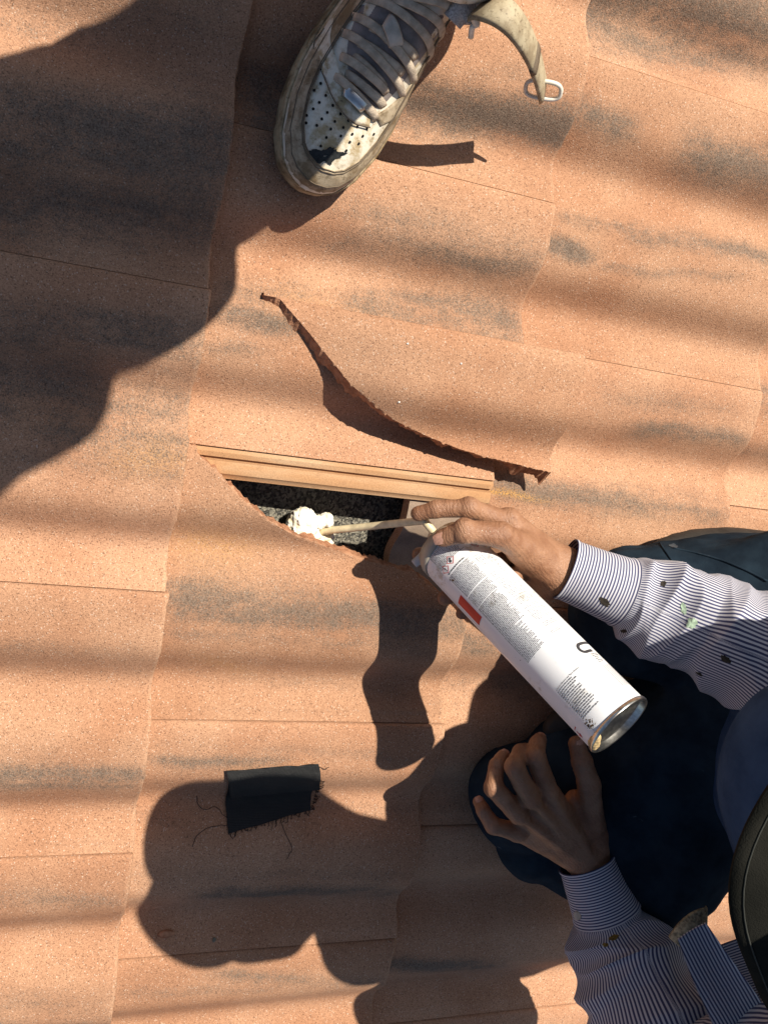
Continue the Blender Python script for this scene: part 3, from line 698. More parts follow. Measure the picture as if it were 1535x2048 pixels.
t_ = rf['thumb'][0]; nail(t_[3], t_[2], cv(t_[3]) * .9 + np.array([0.25, 0, 0]) * 0 + .25 * CE2 * 0, .0068, .0098, .0100)
t_ = lf['thumb'][0]; nail(t_[3], t_[2], cv(t_[3]) + np.array([.5, .2, 0]), .0066, .009, .0098)
for k_ in ('index', 'ring', 'pinky'):
    t_ = lf[k_][0]; nail(t_[3], t_[2], norm(t_[3] - t_[2]) * 0 + np.array([-.35, .75, .55]), .0052, .007, .0082 if k_ != 'pinky' else .0072)
# trousers
KL = at(1046, 1592, .074); KL2 = at(1070, 1680, .072); KR = at(1268, 1222, .098)
HPL = np.array([.64, -.265, .125]); HPR = np.array([.68, -.02, .165])
FTL = np.array([.62, -.22, .075]); FTR = np.array([.70, .0, .075])
def trousfn(P):
    d = cap(P, KL, HPL + np.array([0, .04, 0]), .062, .110); d = smin(d, cap(P, KL2, HPL + np.array([-.02, -.085, -.01]), .062, .125), .03); d = smin(d, cap(P, KL, FTL, .058, .055), .04); d = np.maximum(d, .030 - P[..., 2])
    e = cap(P, KR, HPR, .076, .10); e = smin(e, cap(P, KR, FTR, .072, .055), .04)
    d = smin(d, e, .03); d = smin(d, ell(P, PEL, (.13, .17, .11)), .05)
    q = np.stack([P[..., 0] * .6, P[..., 1], P[..., 2]], -1)
    return d + .0085 * (1 - np.abs(wob(q, 34, 1))) + .0040 * (1 - np.abs(wob(P, 80, 2)))
V, F = nets(trousfn, (.12, -.5, .0), (.95, .25, .42), .0070); TR = mk('trousers', V, F, M_JEAN, WK)
# seam along the right thigh, and shoes
def shoe_simple(c, name='work_shoe'):
    fn = lambda P: np.maximum(smin(ell(P, c + np.array([-.03, 0, .0]), (.15, .05, .035)), ell(P, c + np.array([.05, 0, .03]), (.07, .042, .06)), .03), -(P[..., 2] - (c[2] - .03)))
    V, F = nets(fn, c - .2, c + .2, .008); mk(name, V, F, plain('work_shoe_leather', (.03, .026, .022), .6), WK)
shoe_simple(FTL + np.array([.02, 0, .0])); shoe_simple(FTR + np.array([.02, 0, 0]))
# blue tee
def teefn(P, g_=0):
    d = cap(P, np.array([.575, -.095, .43]), np.array([.70, -.09, .26]), .095, .120); d = smin(d, cap(P, np.array([.565, -.185, .43]), np.array([.70, -.18, .26]), .095, .120), .05); d = smin(d, cap(P, SHL + np.array([0, .04, -.01]), SHR + np.array([0, -.04, -.01]), .066, .066), .06)
    d = smin(d, ell(P, (.490, -.085, .43), (.088, .100, .095)), .05); d = smin(d, ell(P, (.455, -.145, .565), (.085, .11, .055)), .03); d = smin(d, ell(P, (.69, -.205, .43), (.11, .14, .11)), .05)
    return d - g_ + .004 * (1 - np.abs(wob(P * np.array([1, 1.6, .6]), 30, 3)))
V, F = nets(teefn, (.25, -.42, .1), (.88, .25, .62), .009); mk('tee_shirt', V, F, M_TEE, WK)
# open striped shirt: back, sleeves, cuffs, front flap
def backfn(P): return np.maximum(teefn(P, .014), -(P[..., 0] * .80 + P[..., 2] * .60 - .765 + .0 * P[..., 1]))
V, F = nets(backfn, (.25, -.46, .1), (.92, .30, .66), .009)
SHIRT = mk('striped_shirt', V, F, M_STR_L, WK, uv=np.column_stack([V[:, 1], V[:, 0]]))
def sleeve(name, pts, rad, n, m, mat, folds, seed, up=(0, 0, 1), parent=SHIRT, flat=1.0, hem=False):
    C = spline(pts, n); r = np.interp(np.linspace(0, 1, n), np.linspace(0, 1, len(rad)), rad)
    T, U, B_ = frames(C, up); a = np.linspace(0, 2 * math.pi, m, endpoint=False)
    L_ = np.concatenate([[0], np.cumsum(np.linalg.norm(np.diff(C, axis=0), axis=1))])
    A2, L2 = np.meshgrid(a, L_); R = np.repeat(r[:, None], m, 1)
    for amp, kv, ka, v0, v1 in folds:
        q = np.stack([np.cos(A2) * ka, np.sin(A2) * ka, L2 * kv], -1)
        w_ = wob(q, 1.0, seed); ridge = (1 - np.abs(w_) * 1.3)
        R = R + amp * ridge * sstep(v0, v0 + .012, L2) * (1 - .4 * sstep(v1, v1 + .1, L2)); seed += 3
    if hem: R[:2] += .0012; R[-2:] += .0010
    P = C[:, None] + R[..., None] * (np.cos(A2)[..., None] * U[:, None] * flat + np.sin(A2)[..., None] * B_[:, None])
    P = P.reshape(-1, 3); qd = np.stack([np.cos(A2) * 1.5, np.sin(A2) * 1.5, L2 * 34], -1); dist = (.0058 * wob(qd, 1.0, seed + 5) + .0018 * wob(qd, 2.3, seed + 9)) * (0 if hem else 1) * sstep(0, .02, L2)
    uv = np.column_stack([(A2 * .046 + dist).ravel(), L2.ravel()])
    # second skin for thickness
    cen = np.repeat(C, m, 0); inn = cen + (P - cen) * .955
    F = grid_faces(n, m, True); N = len(P)
    e0 = np.arange(m); e1 = (np.arange(m) + 1) % m
    rim = np.vstack([np.stack([e0, e0 + N, e1 + N, e1], 1), np.stack([(n - 1) * m + e1, (n - 1) * m + e1 + N, (n - 1) * m + e0 + N, (n - 1) * m + e0], 1)])
    return mk(name, np.vstack([P, inn]), np.vstack([F[:, ::-1], F + N, rim]), mat, parent, uv=np.vstack([uv, uv]))
cr0, cr1 = at(1128, 1137, .130), at(1246, 1184, .156)
sleeve('cuff', [cr0, (cr0 + cr1) / 2 + np.array([0, 0, .001]), cr1], [.0315, .0335, .0370], 26, 90, M_STR_C, [(.0012, 25, 1.2, -.05, .3)], 3, hem=True)
sleeve('sleeve', [at(1236, 1180, .154), at(1275, 1195, .163), at(1340, 1222, .182), at(1410, 1252, .205), at(1480, 1285, .232), at(1560, 1315, .255), ELR, (ELR + SHR) / 2 + np.array([.03, 0, 0]), SHR], [.0345, .0400, .0460, .0500, .0545, .060, .062, .068, .080], 190, 150, M_STR_L, [(.0085, 48, 1.5, .008, .16), (.0050, 95, 2.2, .01, .22), (.0030, 40, 4.2, .0, .3)], 11)
cl0, cl1 = at(1172, 1722, .150), at(1212, 1826, .178)
sleeve('cuff', [cl0, (cl0 + cl1) / 2, cl1], [.0330, .0360, .0400], 26, 90, M_STR_C, [(.0012, 25, 1.2, -.05, .3)], 5, hem=True)
sleeve('sleeve', [at(1208, 1818, .176), at(1226, 1856, .188), at(1252, 1915, .212), at(1285, 1985, .245), at(1330, 2075, .285), ELL_, (ELL_ + SHL) / 2, SHL], [.0375, .0450, .0525, .0570, .0620, .066, .070, .080], 190, 150, M_STR_L, [(.0125, 50, 1.5, .006, .18), (.0075, 90, 2.1, .01, .24), (.0030, 40, 4.2, .0, .3)], 23)
# buttons on the left cuff
p = at(1150, 1812, .168); V, F = lathe([(0, .0005), (0, .0042), (.0012, .0050), (.0024, .0042), (.002, .0030), (.002, .0004)], p + np.array([-.004, -.003, .012]), norm(CAMC - p) + np.array([-.6, -.2, 0]), 20); mk('button', V, F, M_BUTTON, SHIRT)
# loose front flaps hanging from the open shirt
def flap(name, pts, widths, nrm, mat, amp, seed, n=70, m=28, mm_dir=0):
    C = spline(pts, n); w = np.interp(np.linspace(0, 1, n), np.linspace(0, 1, len(widths)), widths)
    T = np.gradient(C, axis=0); T /= np.linalg.norm(T, axis=1)[:, None]; N_ = np.asarray(nrm, float) - T * (T @ np.asarray(nrm, float))[:, None]; N_ /= np.linalg.norm(N_, axis=1)[:, None]; S_ = np.cross(T, N_)
    b = np.linspace(-.5, .5, m); L_ = np.concatenate([[0], np.cumsum(np.linalg.norm(np.diff(C, axis=0), axis=1))])
    P = C[:, None] + S_[:, None] * (b[None, :, None] * w[:, None, None]); q = np.stack([np.repeat(L_[:, None], m, 1) * .5, b[None] * w[:, None], np.zeros((n, m))], -1)
    P = P + N_[:, None] * (amp * wob(q, 75, seed))[..., None]
    P = P.reshape(-1, 3); bot = P - np.repeat(N_, m, 0) * .0016; NN = len(P); uv = np.column_stack([(b[None] * w[:, None]).ravel(), np.repeat(L_, m)])
    i = np.concatenate([np.arange(m), (np.arange(1, n) * m + m - 1), ((n - 1) * m + np.arange(m - 1)[::-1]), (np.arange(1, n - 1)[::-1] * m), [0]])
    F = grid_faces(n, m); wl_ = np.stack([i[:-1], i[:-1] + NN, i[1:] + NN, i[1:]], 1)
    return mk(name, np.vstack([P, bot]), np.vstack([F[:, ::-1], F + NN, wl_]), mat, SHIRT, uv=np.vstack([uv, uv]))
flap('front_flap', [at(1385, 1868, .375), at(1425, 1945, .39), at(1480, 2040, .41), at(1560, 2180, .44), SHL + np.array([-.03, .06, .05])], [.030, .040, .050, .060, .07], (-.3, -.1, .95), M_STR_L, .006, 2)
flap('front_flap', [at(1452, 1890, .355), at(1500, 1985, .37), at(1560, 2070, .39), at(1640, 2180, .43)], [.024, .034, .045, .05], (-.1, -.3, .95), M_STR_C, .006, 9)
C = spline([at(1348, 1884, .300), at(1368, 1862, .305), at(1392, 1844, .305), at(1412, 1834, .300)], 24); V, F = ribbon(C, np.tile(norm(CAMC - C[12]) + np.array([.0, -.4, 0]), (24, 1)), np.linspace(.016, .024, 24), .002); mk('turned_hem', V, F, plain('stained_hem', (.36, .31, .20), .9, var=.3, scale=260, bump=.6, bscale=600), SHIRT)
# stains and smudges that sit on the cloth
def on_mesh(tgt, pts, lift=.0008):
    o_ = np.array(offs(tgt)); bv = BVHTree.FromPolygons([Vector(v.co) for v in tgt.data.vertices], [tuple(p.vertices) for p in tgt.data.polygons]); R_ = []
    for u, v in pts:
        d_ = norm(at(u, v, 0.) - CAMC); h_ = bv.ray_cast(Vector(CAMC - o_), Vector(d_))
        if h_[0] is not None and h_[0].z + o_[2] > .06: R_.append(np.array(h_[0]) + o_ - d_ * lift)
    return np.array(R_)
for ln in ([(1318, 1086), (1326, 1098), (1336, 1112), (1344, 1124)], [(1344, 1096), (1390, 1106), (1440, 1120), (1490, 1140), (1533, 1162)]):
    q_ = on_mesh(TR, spline(np.array(ln, float), 24))
    if len(q_) > 6: V, F = tube(q_, .0013, 6); mk('seam', V, F, M_JEAN, TR)
def decal(name, tgt, cx, cy, rx, ry, mat, seed, rot=0.0, n=40):
    o_ = np.array(offs(tgt)); bv = BVHTree.FromPolygons([Vector(v.co) for v in tgt.data.vertices], [tuple(p.vertices) for p in tgt.data.polygons]); q_ = random.Random(seed)
    rd_ = []; a_ = 1.0
    for i in range(n): a_ = .6 * a_ + .4 * q_.uniform(.45, 1.3); rd_.append(a_)
    P = []
    for k_ in (1, .75, .5, .25, .02):
        for i in range(n):
            th = i / n * 6.2832; u, v = rx * rd_[i] * k_ * math.cos(th), ry * rd_[i] * k_ * math.sin(th)
            u, v = u * math.cos(rot) - v * math.sin(rot), u * math.sin(rot) + v * math.cos(rot)
            d_ = norm(at(cx + u, cy + v, 0.) - CAMC); h_ = bv.ray_cast(Vector(CAMC - o_), Vector(d_))
            if h_[0] is None: return None
            nn_ = np.array(h_[1]); nn_ = nn_ if nn_ @ d_ < 0 else -nn_
            P.append(np.array(h_[0]) + o_ + nn_ * .0005)
    return mk(name, np.array(P), grid_faces(5, n, True), mat, tgt)
_ch = {c_.name: c_ for c_ in SHIRT.children}; SLR, SLL, CFR, CFL = _ch['sleeve'], _ch['sleeve.001'], _ch['cuff'], _ch['cuff.001']
M_GREEN = plain('green_paint', (.38, .50, .36), .7, var=.2, scale=300, bump=.3); M_DARKST = plain('dark_splash', (.035, .028, .02), .8, var=.3, scale=200); M_MUST = plain('mustard_stain', (.22, .14, .03), .8, var=.3, scale=300); M_PALE = plain('pale_dust', (.07, .085, .10), .9, var=.3, scale=120)
for nm, tg, cx, cy, rx, ry, mt, sd, ro in [('paint_stain', SLR, 1366, 1216, 6, 16, M_GREEN, 1, -.2), ('paint_stain', SLR, 1382, 1246, 11, 12, M_GREEN, 2, 0), ('paint_stain', CFR, 1208, 1204, 14, 7, M_DARKST, 3, .8), ('paint_stain', SLR, 1326, 1168, 6, 7, M_DARKST, 4, 0), ('paint_stain', SLR, 1246, 1262, 7, 4, M_DARKST, 5, 0), ('paint_stain', SLR, 1450, 1318, 12, 7, M_DARKST, 6, .6), ('paint_stain', SLR, 1398, 1348, 9, 4, M_DARKST, 7, .5), ('paint_stain', SLL, 1226, 1876, 13, 6, M_MUST, 8, -.4), ('paint_stain', SLL, 1210, 1890, 7, 5, M_MUST, 9, 0), ('dust_smudge', TR, 948, 1548, 12, 18, M_PALE, 10, .3), ('dust_smudge', TR, 1345, 1092, 9, 5, M_PALE, 11, .3)]:
    decal(nm, tg, cx, cy, rx, ry, mt, sd, ro)
# hat with a soft stitched brim
PH = np.linspace(0, 2 * math.pi, 120, endpoint=False)
V1 = np.array([brim_pt(a, q) for q in np.linspace(0, 1, 12) for a in PH]); V2 = np.array([brim_pt(a, q, -.0022) for q in np.linspace(1, 0, 12) for a in PH])
HAT = mk('hat', *(lambda prof_: (np.array([HAT_C + (HFW * math.cos(a) * 1.08 + HSD * math.sin(a)) * r + HUP * z for z, r in prof_ for a in PH]), grid_faces(len(prof_), 120, True)))([(-.004, .089), (.0, .089), (.02, .088), (.045, .085), (.070, .078), (.086, .060), (.092, .035), (.094, .001)]), M_HAT, WK)
mk('brim', np.vstack([V1, V2]), grid_faces(24, 120, True), M_HAT, HAT)
for q in (.5, .9):
    V, F = tube(np.array([brim_pt(a, q, .0003) for a in np.append(PH, PH[0])]), .0004, 5, caps=False); mk('stitching', V, F, plain('hat_thread', (.035, .036, .03), .8), HAT)

# ------------------------------------------------------------------ the person taking the picture: only a shoe reaches into view
PH_ = empty('person', at(800, -60, .035), 'person standing in a scuffed white high top sneaker with a loose strap', 'person')
def leather():
    t = NT('scuffed_white_leather'); c = t.coord(); a = t.noise(c, 36, 5, .65); b = t.noise(c, 150, 4, .7); d = t.math('ADD', t.math('MULTIPLY', a, .65), t.math('MULTIPLY', b, .35))
    col = t.mix(t.ramp(d, .43, .62), (.74, .67, .54), (.40, .30, .16)); col = t.mix(t.math('MULTIPLY', t.ramp(b, .60, .72), .75), col, (.11, .075, .04))
    return t.out(col, .5, t.bump(t.noise(c, 260, 4), .25, .001), .35)
def grimy(name, a_, b_):
    t = NT(name); c = t.coord(); a = t.noise(c, 42, 5, .7); b = t.noise(c, 240, 4, .7)
    col = t.mix(t.ramp(a, .38, .62), a_, b_); col = t.mix(t.math('MULTIPLY', t.ramp(b, .54, .66), .6), col, (.10, .07, .04))
    return t.out(col, .62, t.bump(t.math('ADD', a, t.math('MULTIPLY', b, .4)), .4, .0015), .3)
M_LEA = leather(); M_WRAP = grimy('grimy_toe_wrap', (.46, .37, .25), (.20, .14, .075)); M_SOLE = grimy('dirty_rubber', (.45, .35, .21), (.16, .105, .048)); M_LACE = plain('grey_lace', (.50, .41, .31), .85, .1, var=.14, scale=120, bump=.5, bscale=900)
M_TONG = plain('shoe_tongue', (.26, .22, .20), .8, var=.15, scale=80, bump=.3); M_STITCH = plain('stitch_thread', (.16, .12, .08), .8, bump=0); M_BLK = plain('black_smear', (.022, .024, .024), .5, var=.3, scale=300, bump=.4)
M_STRAP = grimy('strap_webbing', (.42, .35, .23), (.27, .21, .13)); M_RING = plain('strap_loop', (.80, .74, .62), .4, .5); M_STEEL = plain('lace_tag', (.55, .56, .55), .3, .5, Metallic=.9); M_SOCK = plain('cream_sock', (.55, .44, .27), .9, var=.1, bump=.4, bscale=700)
ZB = .036
S_O = at(588, 374, ZB + .012); S_D = at(792, 8, ZB + .03) - S_O; S_D[2] = 0; S_T = norm(S_D); S_W = np.array([S_T[1], -S_T[0], 0]); S_O[2] = ZB
ht = np.array([0, .004, .012, .03, .06, .09, .13, .17, .22, .27, .295, .302]); hwv = np.array([.004, .018, .029, .0405, .0492, .0520, .0500, .0450, .0400, .0385, .028, .004])
HW = lambda t: np.interp(t, ht, hwv); CW = lambda t: np.interp(t, [0, .05, .12, .2, .3], [.004, .002, 0, .001, .003])
HT = lambda t: np.interp(t, [0, .006, .02, .045, .075, .10, .14, .18, .215, .25, .30], [.030, .040, .050, .0575, .062, .070, .090, .113, .138, .155, .16])
def shz(t, a): return .025 + (HT(t) - .025) * np.sqrt(np.clip(1 - np.abs(a) ** 2.7, 0, 1))
def sp_(t, a, off=0.0, sc_=.95):
    w = CW(t) + HW(t) * sc_ * a; return S_O + S_T * t + S_W * w + np.array([0, 0, 1.0]) * (shz(t, a) + off)
def tw(px, py):
    z = .06
    for _ in range(14):
        q = at(px, py, ZB + z) - S_O; t = float(q @ S_T); w = float(q @ S_W); a = np.clip((w - CW(t)) / (HW(max(t, .002)) * .95), -.98, .98); z = .5 * z + .5 * float(shz(t, a))
    return t, float(a)
SNK = mk('sneaker', *(lambda TT, AA: (np.array([sp_(t, a) for t in TT for a in AA]), grid_faces(len(TT), len(AA))))(np.concatenate([np.linspace(0, .03, 12), np.linspace(.034, .30, 60)]), np.sin(np.linspace(-1, 1, 41) * math.pi / 2)), M_LEA, PH_)
tt = np.concatenate([[0, .001, .0025, .005, .009], np.linspace(.014, .29, 50), [.295, .299, .302]])
def ring(scale, z, bulge=0):
    R_ = [S_O + S_T * (t + (.0 if t > .03 else (1 - scale) * .04 * (1 - t / .03))) + S_W * (CW(t) + HW(t) * scale) + np.array([0, 0, z]) for t in tt]
    L_ = [S_O + S_T * (t + (.0 if t > .03 else (1 - scale) * .04 * (1 - t / .03))) + S_W * (CW(t) - HW(t) * scale) + np.array([0, 0, z]) for t in tt[::-1]]
    return np.array(R_ + L_)
lay = [(.5, .0005), (.93, 0), (.985, .003), (1.0, .009), (1.0, .0215), (.993, .0235), (1.0, .0250), (.995, .0290), (.96, .0305), (.90, .0285)]
V = np.vstack([ring(*q) for q in lay]); mk('sole', V, grid_faces(len(lay), 2 * len(tt), True), M_SOLE, SNK)
def strip(name, A_, B_, off, mat, n=60, m=10, th=.0022, parent=SNK):
    """Leather panel between two outlines given in shoe coordinates (t, a)."""
    A_ = spline(np.array(A_), n); B_ = spline(np.array(B_), n); P = []
    for i in range(n):
        for j in range(m):
            f = j / (m - 1); t, a = A_[i] * (1 - f) + B_[i] * f; a = np.clip(a, -.995, .995); e = 0 if 0 < j < m - 1 and 0 < i < n - 1 else -th
            P.append(sp_(max(t, .0005), a, off + e))
    return mk(name, np.array(P), np.vstack([grid_faces(n, m)]), mat, parent)
# toe wrap: a band round the front
def ringpt(u, sc_):
    """u from -1 (left) through 0 (toe) to 1 (right)."""
    t = .19 * abs(u) ** 1.55; sg = 1 if u > 0 else -1; tc = .088
    w = HW(max(t, .0001)) * .95 * sg
    if t < tc: tq = tc + (t - tc) * sc_
    else: tq = t
    wq = w * sc_; h_ = HW(max(tq, .001)) * .95
    return tq, float(np.clip(wq / h_, -.99, .99))
US = np.linspace(-1, 1, 121); qs = np.linspace(.755, .985, 9)
P = np.array([sp_(*ringpt(u, q), .0024 if 0 < i < 8 else -.0004) for u in US for i, q in enumerate(qs)]); mk('toe_wrap', P, grid_faces(121, 9), M_WRAP, SNK)
for q in (.775, .80, .93):
    V, F = tube(np.array([sp_(*ringpt(u, q), .0027) for u in US]), .00055, 5); mk('stitching', V, F, M_STITCH, SNK)
Lo = [tw(*q) for q in [(598, 20), (618, 90), (648, 160), (668, 205), (700, 243), (738, 256)]]; Li = [tw(*q) for q in [(650, 10), (662, 80), (676, 130), (684, 165), (708, 205), (742, 232)]]
strip('eyestay', Lo, Li, .0026, M_LEA)
Ro = [tw(*q) for q in [(925, 52), (893, 100), (862, 150), (825, 200), (795, 232), (760, 254)]]; Ri = [tw(*q) for q in [(885, 70), (862, 108), (838, 146), (806, 186), (778, 212), (748, 232)]]
strip('eyestay', Ri, Ro, .0026, M_WRAP)
V, F = tube(spline([sp_(*q, .003) for q in Lo], 50), .0006, 5); mk('stitching', V, F, M_STITCH, SNK)
strip('tongue', [tw(*q) for q in [(660, 8), (674, 90), (690, 160), (720, 205)]], [tw(*q) for q in [(884, 68), (842, 134), (800, 184), (760, 220)]], .0006, M_TONG)
def lace(a, b, lift=.0042, arch=.002, w=.0074, mat=M_LACE, name='lace'):
    q0 = np.array(tw(*a)); q1 = np.array(tw(*b)); f = np.linspace(0, 1, 16)
    C = np.array([sp_(*(q0 * (1 - x) + q1 * x), lift + arch * math.sin(math.pi * x) - .0035 * (abs(2 * x - 1) ** 6)) for x in f])
    N_ = np.array([norm(sp_(*(q0 * (1 - x) + q1 * x), 1.0) * 0 + np.array([0, 0, 1]) + .55 * (q0 * (1 - x) + q1 * x)[1] * S_W - .35 * S_T) for x in f])
    V, F = ribbon(C, N_, w, .0013); return mk(name, V, F, mat, SNK)
for a, b in [((690, 146), (768, 214)), ((704, 112), (770, 178)), ((716, 84), (806, 150)), ((738, 52), (832, 118))]: lace(a, b, .0026, .001, .008)
for a, b in [((664, 150), (752, 240)), ((680, 113), (772, 187)), ((681, 64), (806, 197)), ((702, 32), (826, 170)), ((718, -4), (862, 148)), ((762, -6), (868, 100)), ((790, -10), (892, 68))]: lace(a, b)
lace((684, 182), (726, 222), .0062, .0012, .0098, M_STEEL, 'lace_tag')
lace((768, 42), (788, 96), .0075, .001, .013, plain('tongue_loop', (.50, .45, .38), .8), 'tongue_loop')
# perforations
parts = []
for (u, v) in [(642, 138), (629, 150), (641, 167), (628, 181), (615, 192), (651, 191), (638, 205), (626, 218), (665, 211), (613, 231), (654, 225), (680, 228), (643, 238), (633, 251), (669, 243), (696, 241), (661, 258), (686, 255), (714, 253), (652, 275), (681, 272), (704, 268), (733, 257), (725, 272), (641, 292), (699, 284), (717, 287), (692, 301), (612, 246), (747, 268)]:
    t, a = tw(u, v); p = sp_(t, a, .0002); n_ = norm(np.cross(sp_(t, a + .02, 0) - p, sp_(t + .002, a, 0) - p)); n_ = n_ if n_[2] > 0 else -n_
    e1 = norm(np.cross(n_, S_T)); e2 = np.cross(n_, e1); parts.append((np.array([p + n_ * .0004 + .0013 * (math.cos(x) * e1 + math.sin(x) * e2) for x in np.linspace(0, 6.283, 10, endpoint=False)]), [list(range(10))]))
V, F = joinm(parts); mk('perforations', V, F, plain('hole_dark', (.01, .009, .008), .9, bump=0), SNK, smooth=False)
# black paint smear on the toe
out = [(612, 312), (628, 306), (640, 310), (655, 304), (668, 311), (684, 314), (672, 322), (662, 324), (654, 334), (644, 328), (636, 332), (624, 330), (615, 322)]
parts = []; oc = np.array(out, float); oc = oc.mean(0) + (oc - oc.mean(0)) * 1.2 + np.array([4., -7.]); cc_ = oc.mean(0); den = []
for i in range(len(oc)):
    for f in np.linspace(0, 1, 6, endpoint=False): q = oc[i] * (1 - f) + oc[(i + 1) % len(oc)] * f; den.append(cc_ + (q - cc_) * (1 + random.uniform(-.13, .10)))
rings = [[sp_(*tw(*(cc_ + (q - cc_) * s_)), .0010) for q in den] for s_ in (1, .7, .4, .1)]
mk('paint_smear', np.array(rings).reshape(-1, 3), grid_faces(4, len(den), True), M_BLK, SNK)
# padded collar, sock, knit patch, strap and loop
UPW = np.array([-math.sin(math.radians(17)), 0, math.cos(math.radians(17))])
ANK = S_O + S_T * .232 + S_W * .004 + np.array([0, 0, .15])
def ringtube(c, ra, rb, r, tilt, n=60): 
    a = np.linspace(0, 2 * math.pi, n); C = np.array([c + S_T * ra * math.cos(x) + S_W * rb * math.sin(x) + np.array([0, 0, tilt * math.cos(x)]) for x in a]); return tube(C, r, 10, caps=False)
V, F = ringtube(ANK + S_T * .012, .058, .044, .008, .012); mk('collar', V, F, M_WRAP, SNK)
V, F = ringtube(ANK + S_T * .012 + np.array([0, 0, -.022]), .063, .047, .010, .010); mk('collar', V, F, M_LEA, SNK)
kn = at(938, 34, .13)
C = spline([at(905, 44, .14), at(925, 22, .145), at(950, 20, .142), at(968, 2, .145)], 20); V, F = ribbon(C, np.tile(norm((.3, -.2, .9)), (20, 1)), .022, .004); mk('knit_patch', V, F, plain('grey_knit', (.46, .44, .42), .9, var=.2, scale=700, bump=.9, bscale=800), SNK)
C = spline([at(944, 30, .15), at(952, 48, .145), at(944, 54, .142), at(941, 74, .132)], 20); V, F = tube(C, [.0034] * 8 + [.0026] * 12, 8); mk('lace_end', V, F, M_RING, SNK)
SP = [at(955, 18, .150), at(985, 14, .168), at(1022, 36, .174), at(1053, 80, .160), at(1074, 132, .132), at(1086, 182, .098)]
C = spline(SP, 40); nr = np.array([norm(np.cross(np.gradient(C, axis=0)[i], (0, 0, 1))) for i in range(40)])
nr = np.tile(norm(norm(CAMC - C[20]) * .8 + SUN * 1.0), (40, 1))
V, F = ribbon(C, nr, np.linspace(.030, .026, 40), .0035); mk('strap', V, F, M_STRAP, SNK)
V, F = ribbon(C[28:31] + nr[28:31] * .0006, nr[28:31], .0282, .0042); mk('strap_stitching', V, F, M_STITCH, SNK)
e = C[-1]; dd = norm(C[-1] - C[-2]); ss = norm(np.cross(dd, nr[-1]))
a = np.linspace(0, 2 * math.pi, 40); e = e - dd * .002; ax1 = norm(CAMR[0] - .15 * CAMR[1]); ax2 = norm(CAMR[1] * .55 + CAMR[2] * .85); C2 = np.array([e + ax1 * .0165 * np.sign(math.cos(x)) * abs(math.cos(x)) ** .6 + ax2 * .0085 * np.sign(math.sin(x)) * abs(math.sin(x)) ** .7 for x in a]); V, F = tube(C2, .0021, 8, caps=False); mk('strap_loop', V, F, M_RING, SNK)
# the rest of the figure stands out of frame above
A1 = ANK; FT2 = np.array([.25, .86, .10])
def up(p, h): return p + UPW * h
KN1 = A1 + np.array([-.100, .093, .32]); HIP1 = KN1 + np.array([-.105, .05, .42]); HIP2 = HIP1 + np.array([.07, .13, 0])
KN2 = np.array([.085, .69, .50])
CH = (HIP1 + HIP2) / 2 + UPW * .46 + np.array([-.02, -.02, 0]); HD = CH + UPW * .27 + np.array([-.04, -.08, 0])
HANDP = CAMC + np.array([.05, .03, .03])
def b2(P):
    d = cap(P, A1 - UPW * .03, KN1, .040, .052); d = smin(d, cap(P, KN1, HIP1, .055, .08), .03)
    e = cap(P, FT2, KN2, .040, .052); e = smin(e, cap(P, KN2, HIP2, .055, .08), .03); d = smin(d, e, .03)
    d = smin(d, cap(P, (HIP1 + HIP2) / 2, CH, .13, .15), .06); d = smin(d, cap(P, CH, HD, .06, .055), .04); d = smin(d, ell(P, HD, (.085, .09, .115)), .02); d = smin(d, cap(P, HD + np.array([-.03, -.085, -.01]), HD + np.array([-.03, -.10, -.03]), .01, .014), .01)
    for s_, hp in ((-1, CAMC + np.array([-.10, .04, .01])), (1, CAMC + np.array([.11, .04, .01]))):
        sh = CH + np.array([.17 * s_, 0, .08]); el_ = (sh + hp) / 2 + np.array([.06 * s_, .02, -.10])
        d = smin(d, cap(P, sh, el_, .048, .04), .03); d = smin(d, cap(P, el_, hp, .038, .03), .02)
        for k_ in range(4): d = smin(d, cap(P, hp, hp + np.array([-.035 * s_, .012 - .012 * k_, .03 - .02 * k_]), .014, .009), .006)
        d = smin(d, cap(P, hp, hp + np.array([-.02 * s_, -.02, .035]), .013, .010), .006)
    return d
V, F = nets(b2, (-.75, .1, .05), (.62, 1.15, 1.85), .018); PB = mk('body', V, F, M_SKIN, PH_)
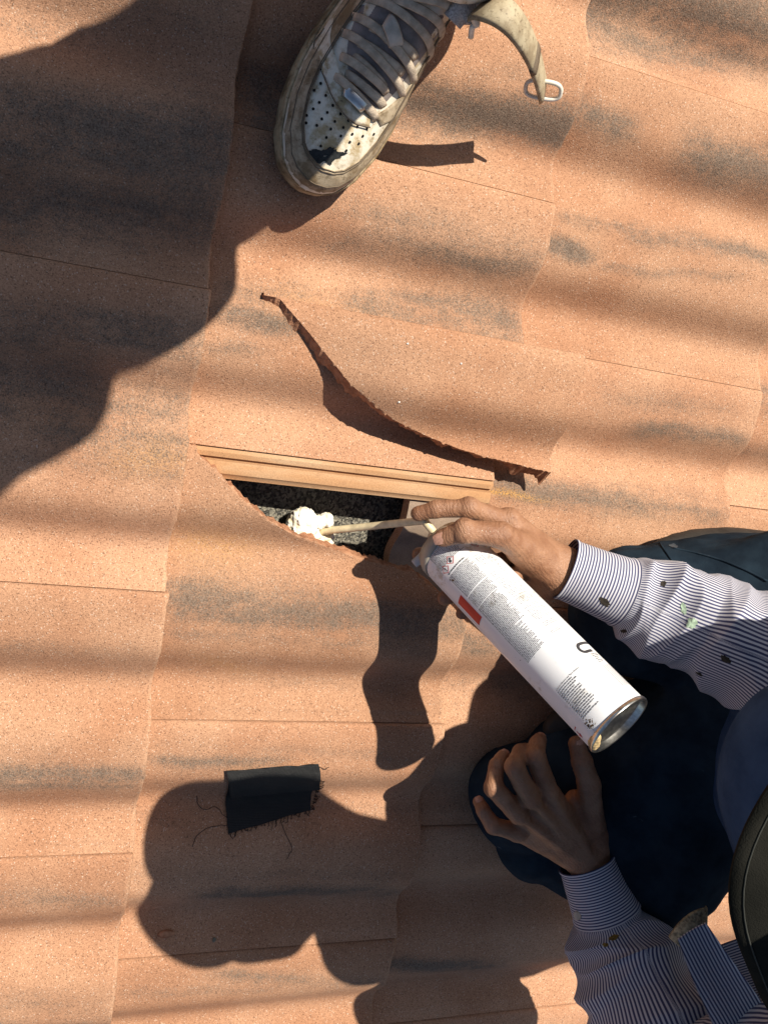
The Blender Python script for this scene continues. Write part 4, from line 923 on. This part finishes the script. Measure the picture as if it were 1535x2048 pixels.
V, F = nets(lambda P: smin(cap(P, A1 - UPW * .04, A1 + (KN1 - A1) * .4, .043, .047), cap(P, A1 - UPW * .08, A1 - UPW * .0, .045, .044), .02), A1 - .16, A1 + .2, .005); mk('sock', V, F, M_SOCK, PH_)
def tr2(P):
    d = cap(P, A1 + (KN1 - A1) * .34, KN1, .070, .105); d = smin(d, cap(P, KN1, HIP1, .107, .105), .03); e = cap(P, FT2 + UPW * .06, KN2, .075, .08); e = smin(e, cap(P, KN2, HIP2, .082, .105), .03)
    d = smin(d, ell(P, KN1 + np.array([.035, -.015, .09]), (.10, .09, .12)), .04); d = smin(d, e, .02); d = smin(d, ell(P, (HIP1 + HIP2) / 2 + UPW * .03, (.20, .15, .14)), .05)
    return d + .010 * (1 - np.abs(wob(P, 24, 6))) + .004 * wob(P, 60, 2)
V, F = nets(tr2, (-.5, .3, .05), (.45, 1.05, 1.15), .014); mk('trousers', V, F, denim('photographer_trousers', (.03, .03, .035), (.06, .06, .07)), PH_)
V, F = nets(lambda P: smin(cap(P, (HIP1 + HIP2) / 2 - UPW * .02, CH + UPW * .03, .165, .168), cap(P, CH + np.array([-.17, 0, .08]), CH + np.array([.17, 0, .08]), .07, .07), .06), (-.75, .1, .6), (.5, 1.0, 1.7), .016); mk('shirt', V, F, plain('photographer_shirt', (.2, .22, .25), .9), PH_)
V, F = nets(lambda P: np.maximum(ell(P, HD + UPW * .02 + np.array([.0, .015, 0]), (.095, .098, .122)), -(P[..., 2] - HD[2] - .02 + .6 * (P[..., 1] - HD[1]) * -1)), HD - .2, HD + .2, .012); mk('hair', V, F, plain('dark_hair', (.02, .015, .012), .7), PH_)
fn = lambda P: np.maximum(smin(ell(P, FT2 + np.array([-.03, -.05, -.045]), (.05, .15, .05)), cap(P, FT2, FT2 + UPW * .05, .05, .05), .03), -(P[..., 2] - .036)); V, F = nets(fn, FT2 - .25, FT2 + .25, .01); mk('sneaker', V, F, M_LEA, PH_)

# ------------------------------------------------------------------ tip everything to the slope of the roof
for o in list(COL.objects):
    if o.parent is None and o.type in ('MESH', 'EMPTY'):
        o.matrix_world = PITCH @ Matrix.Translation(o.location)
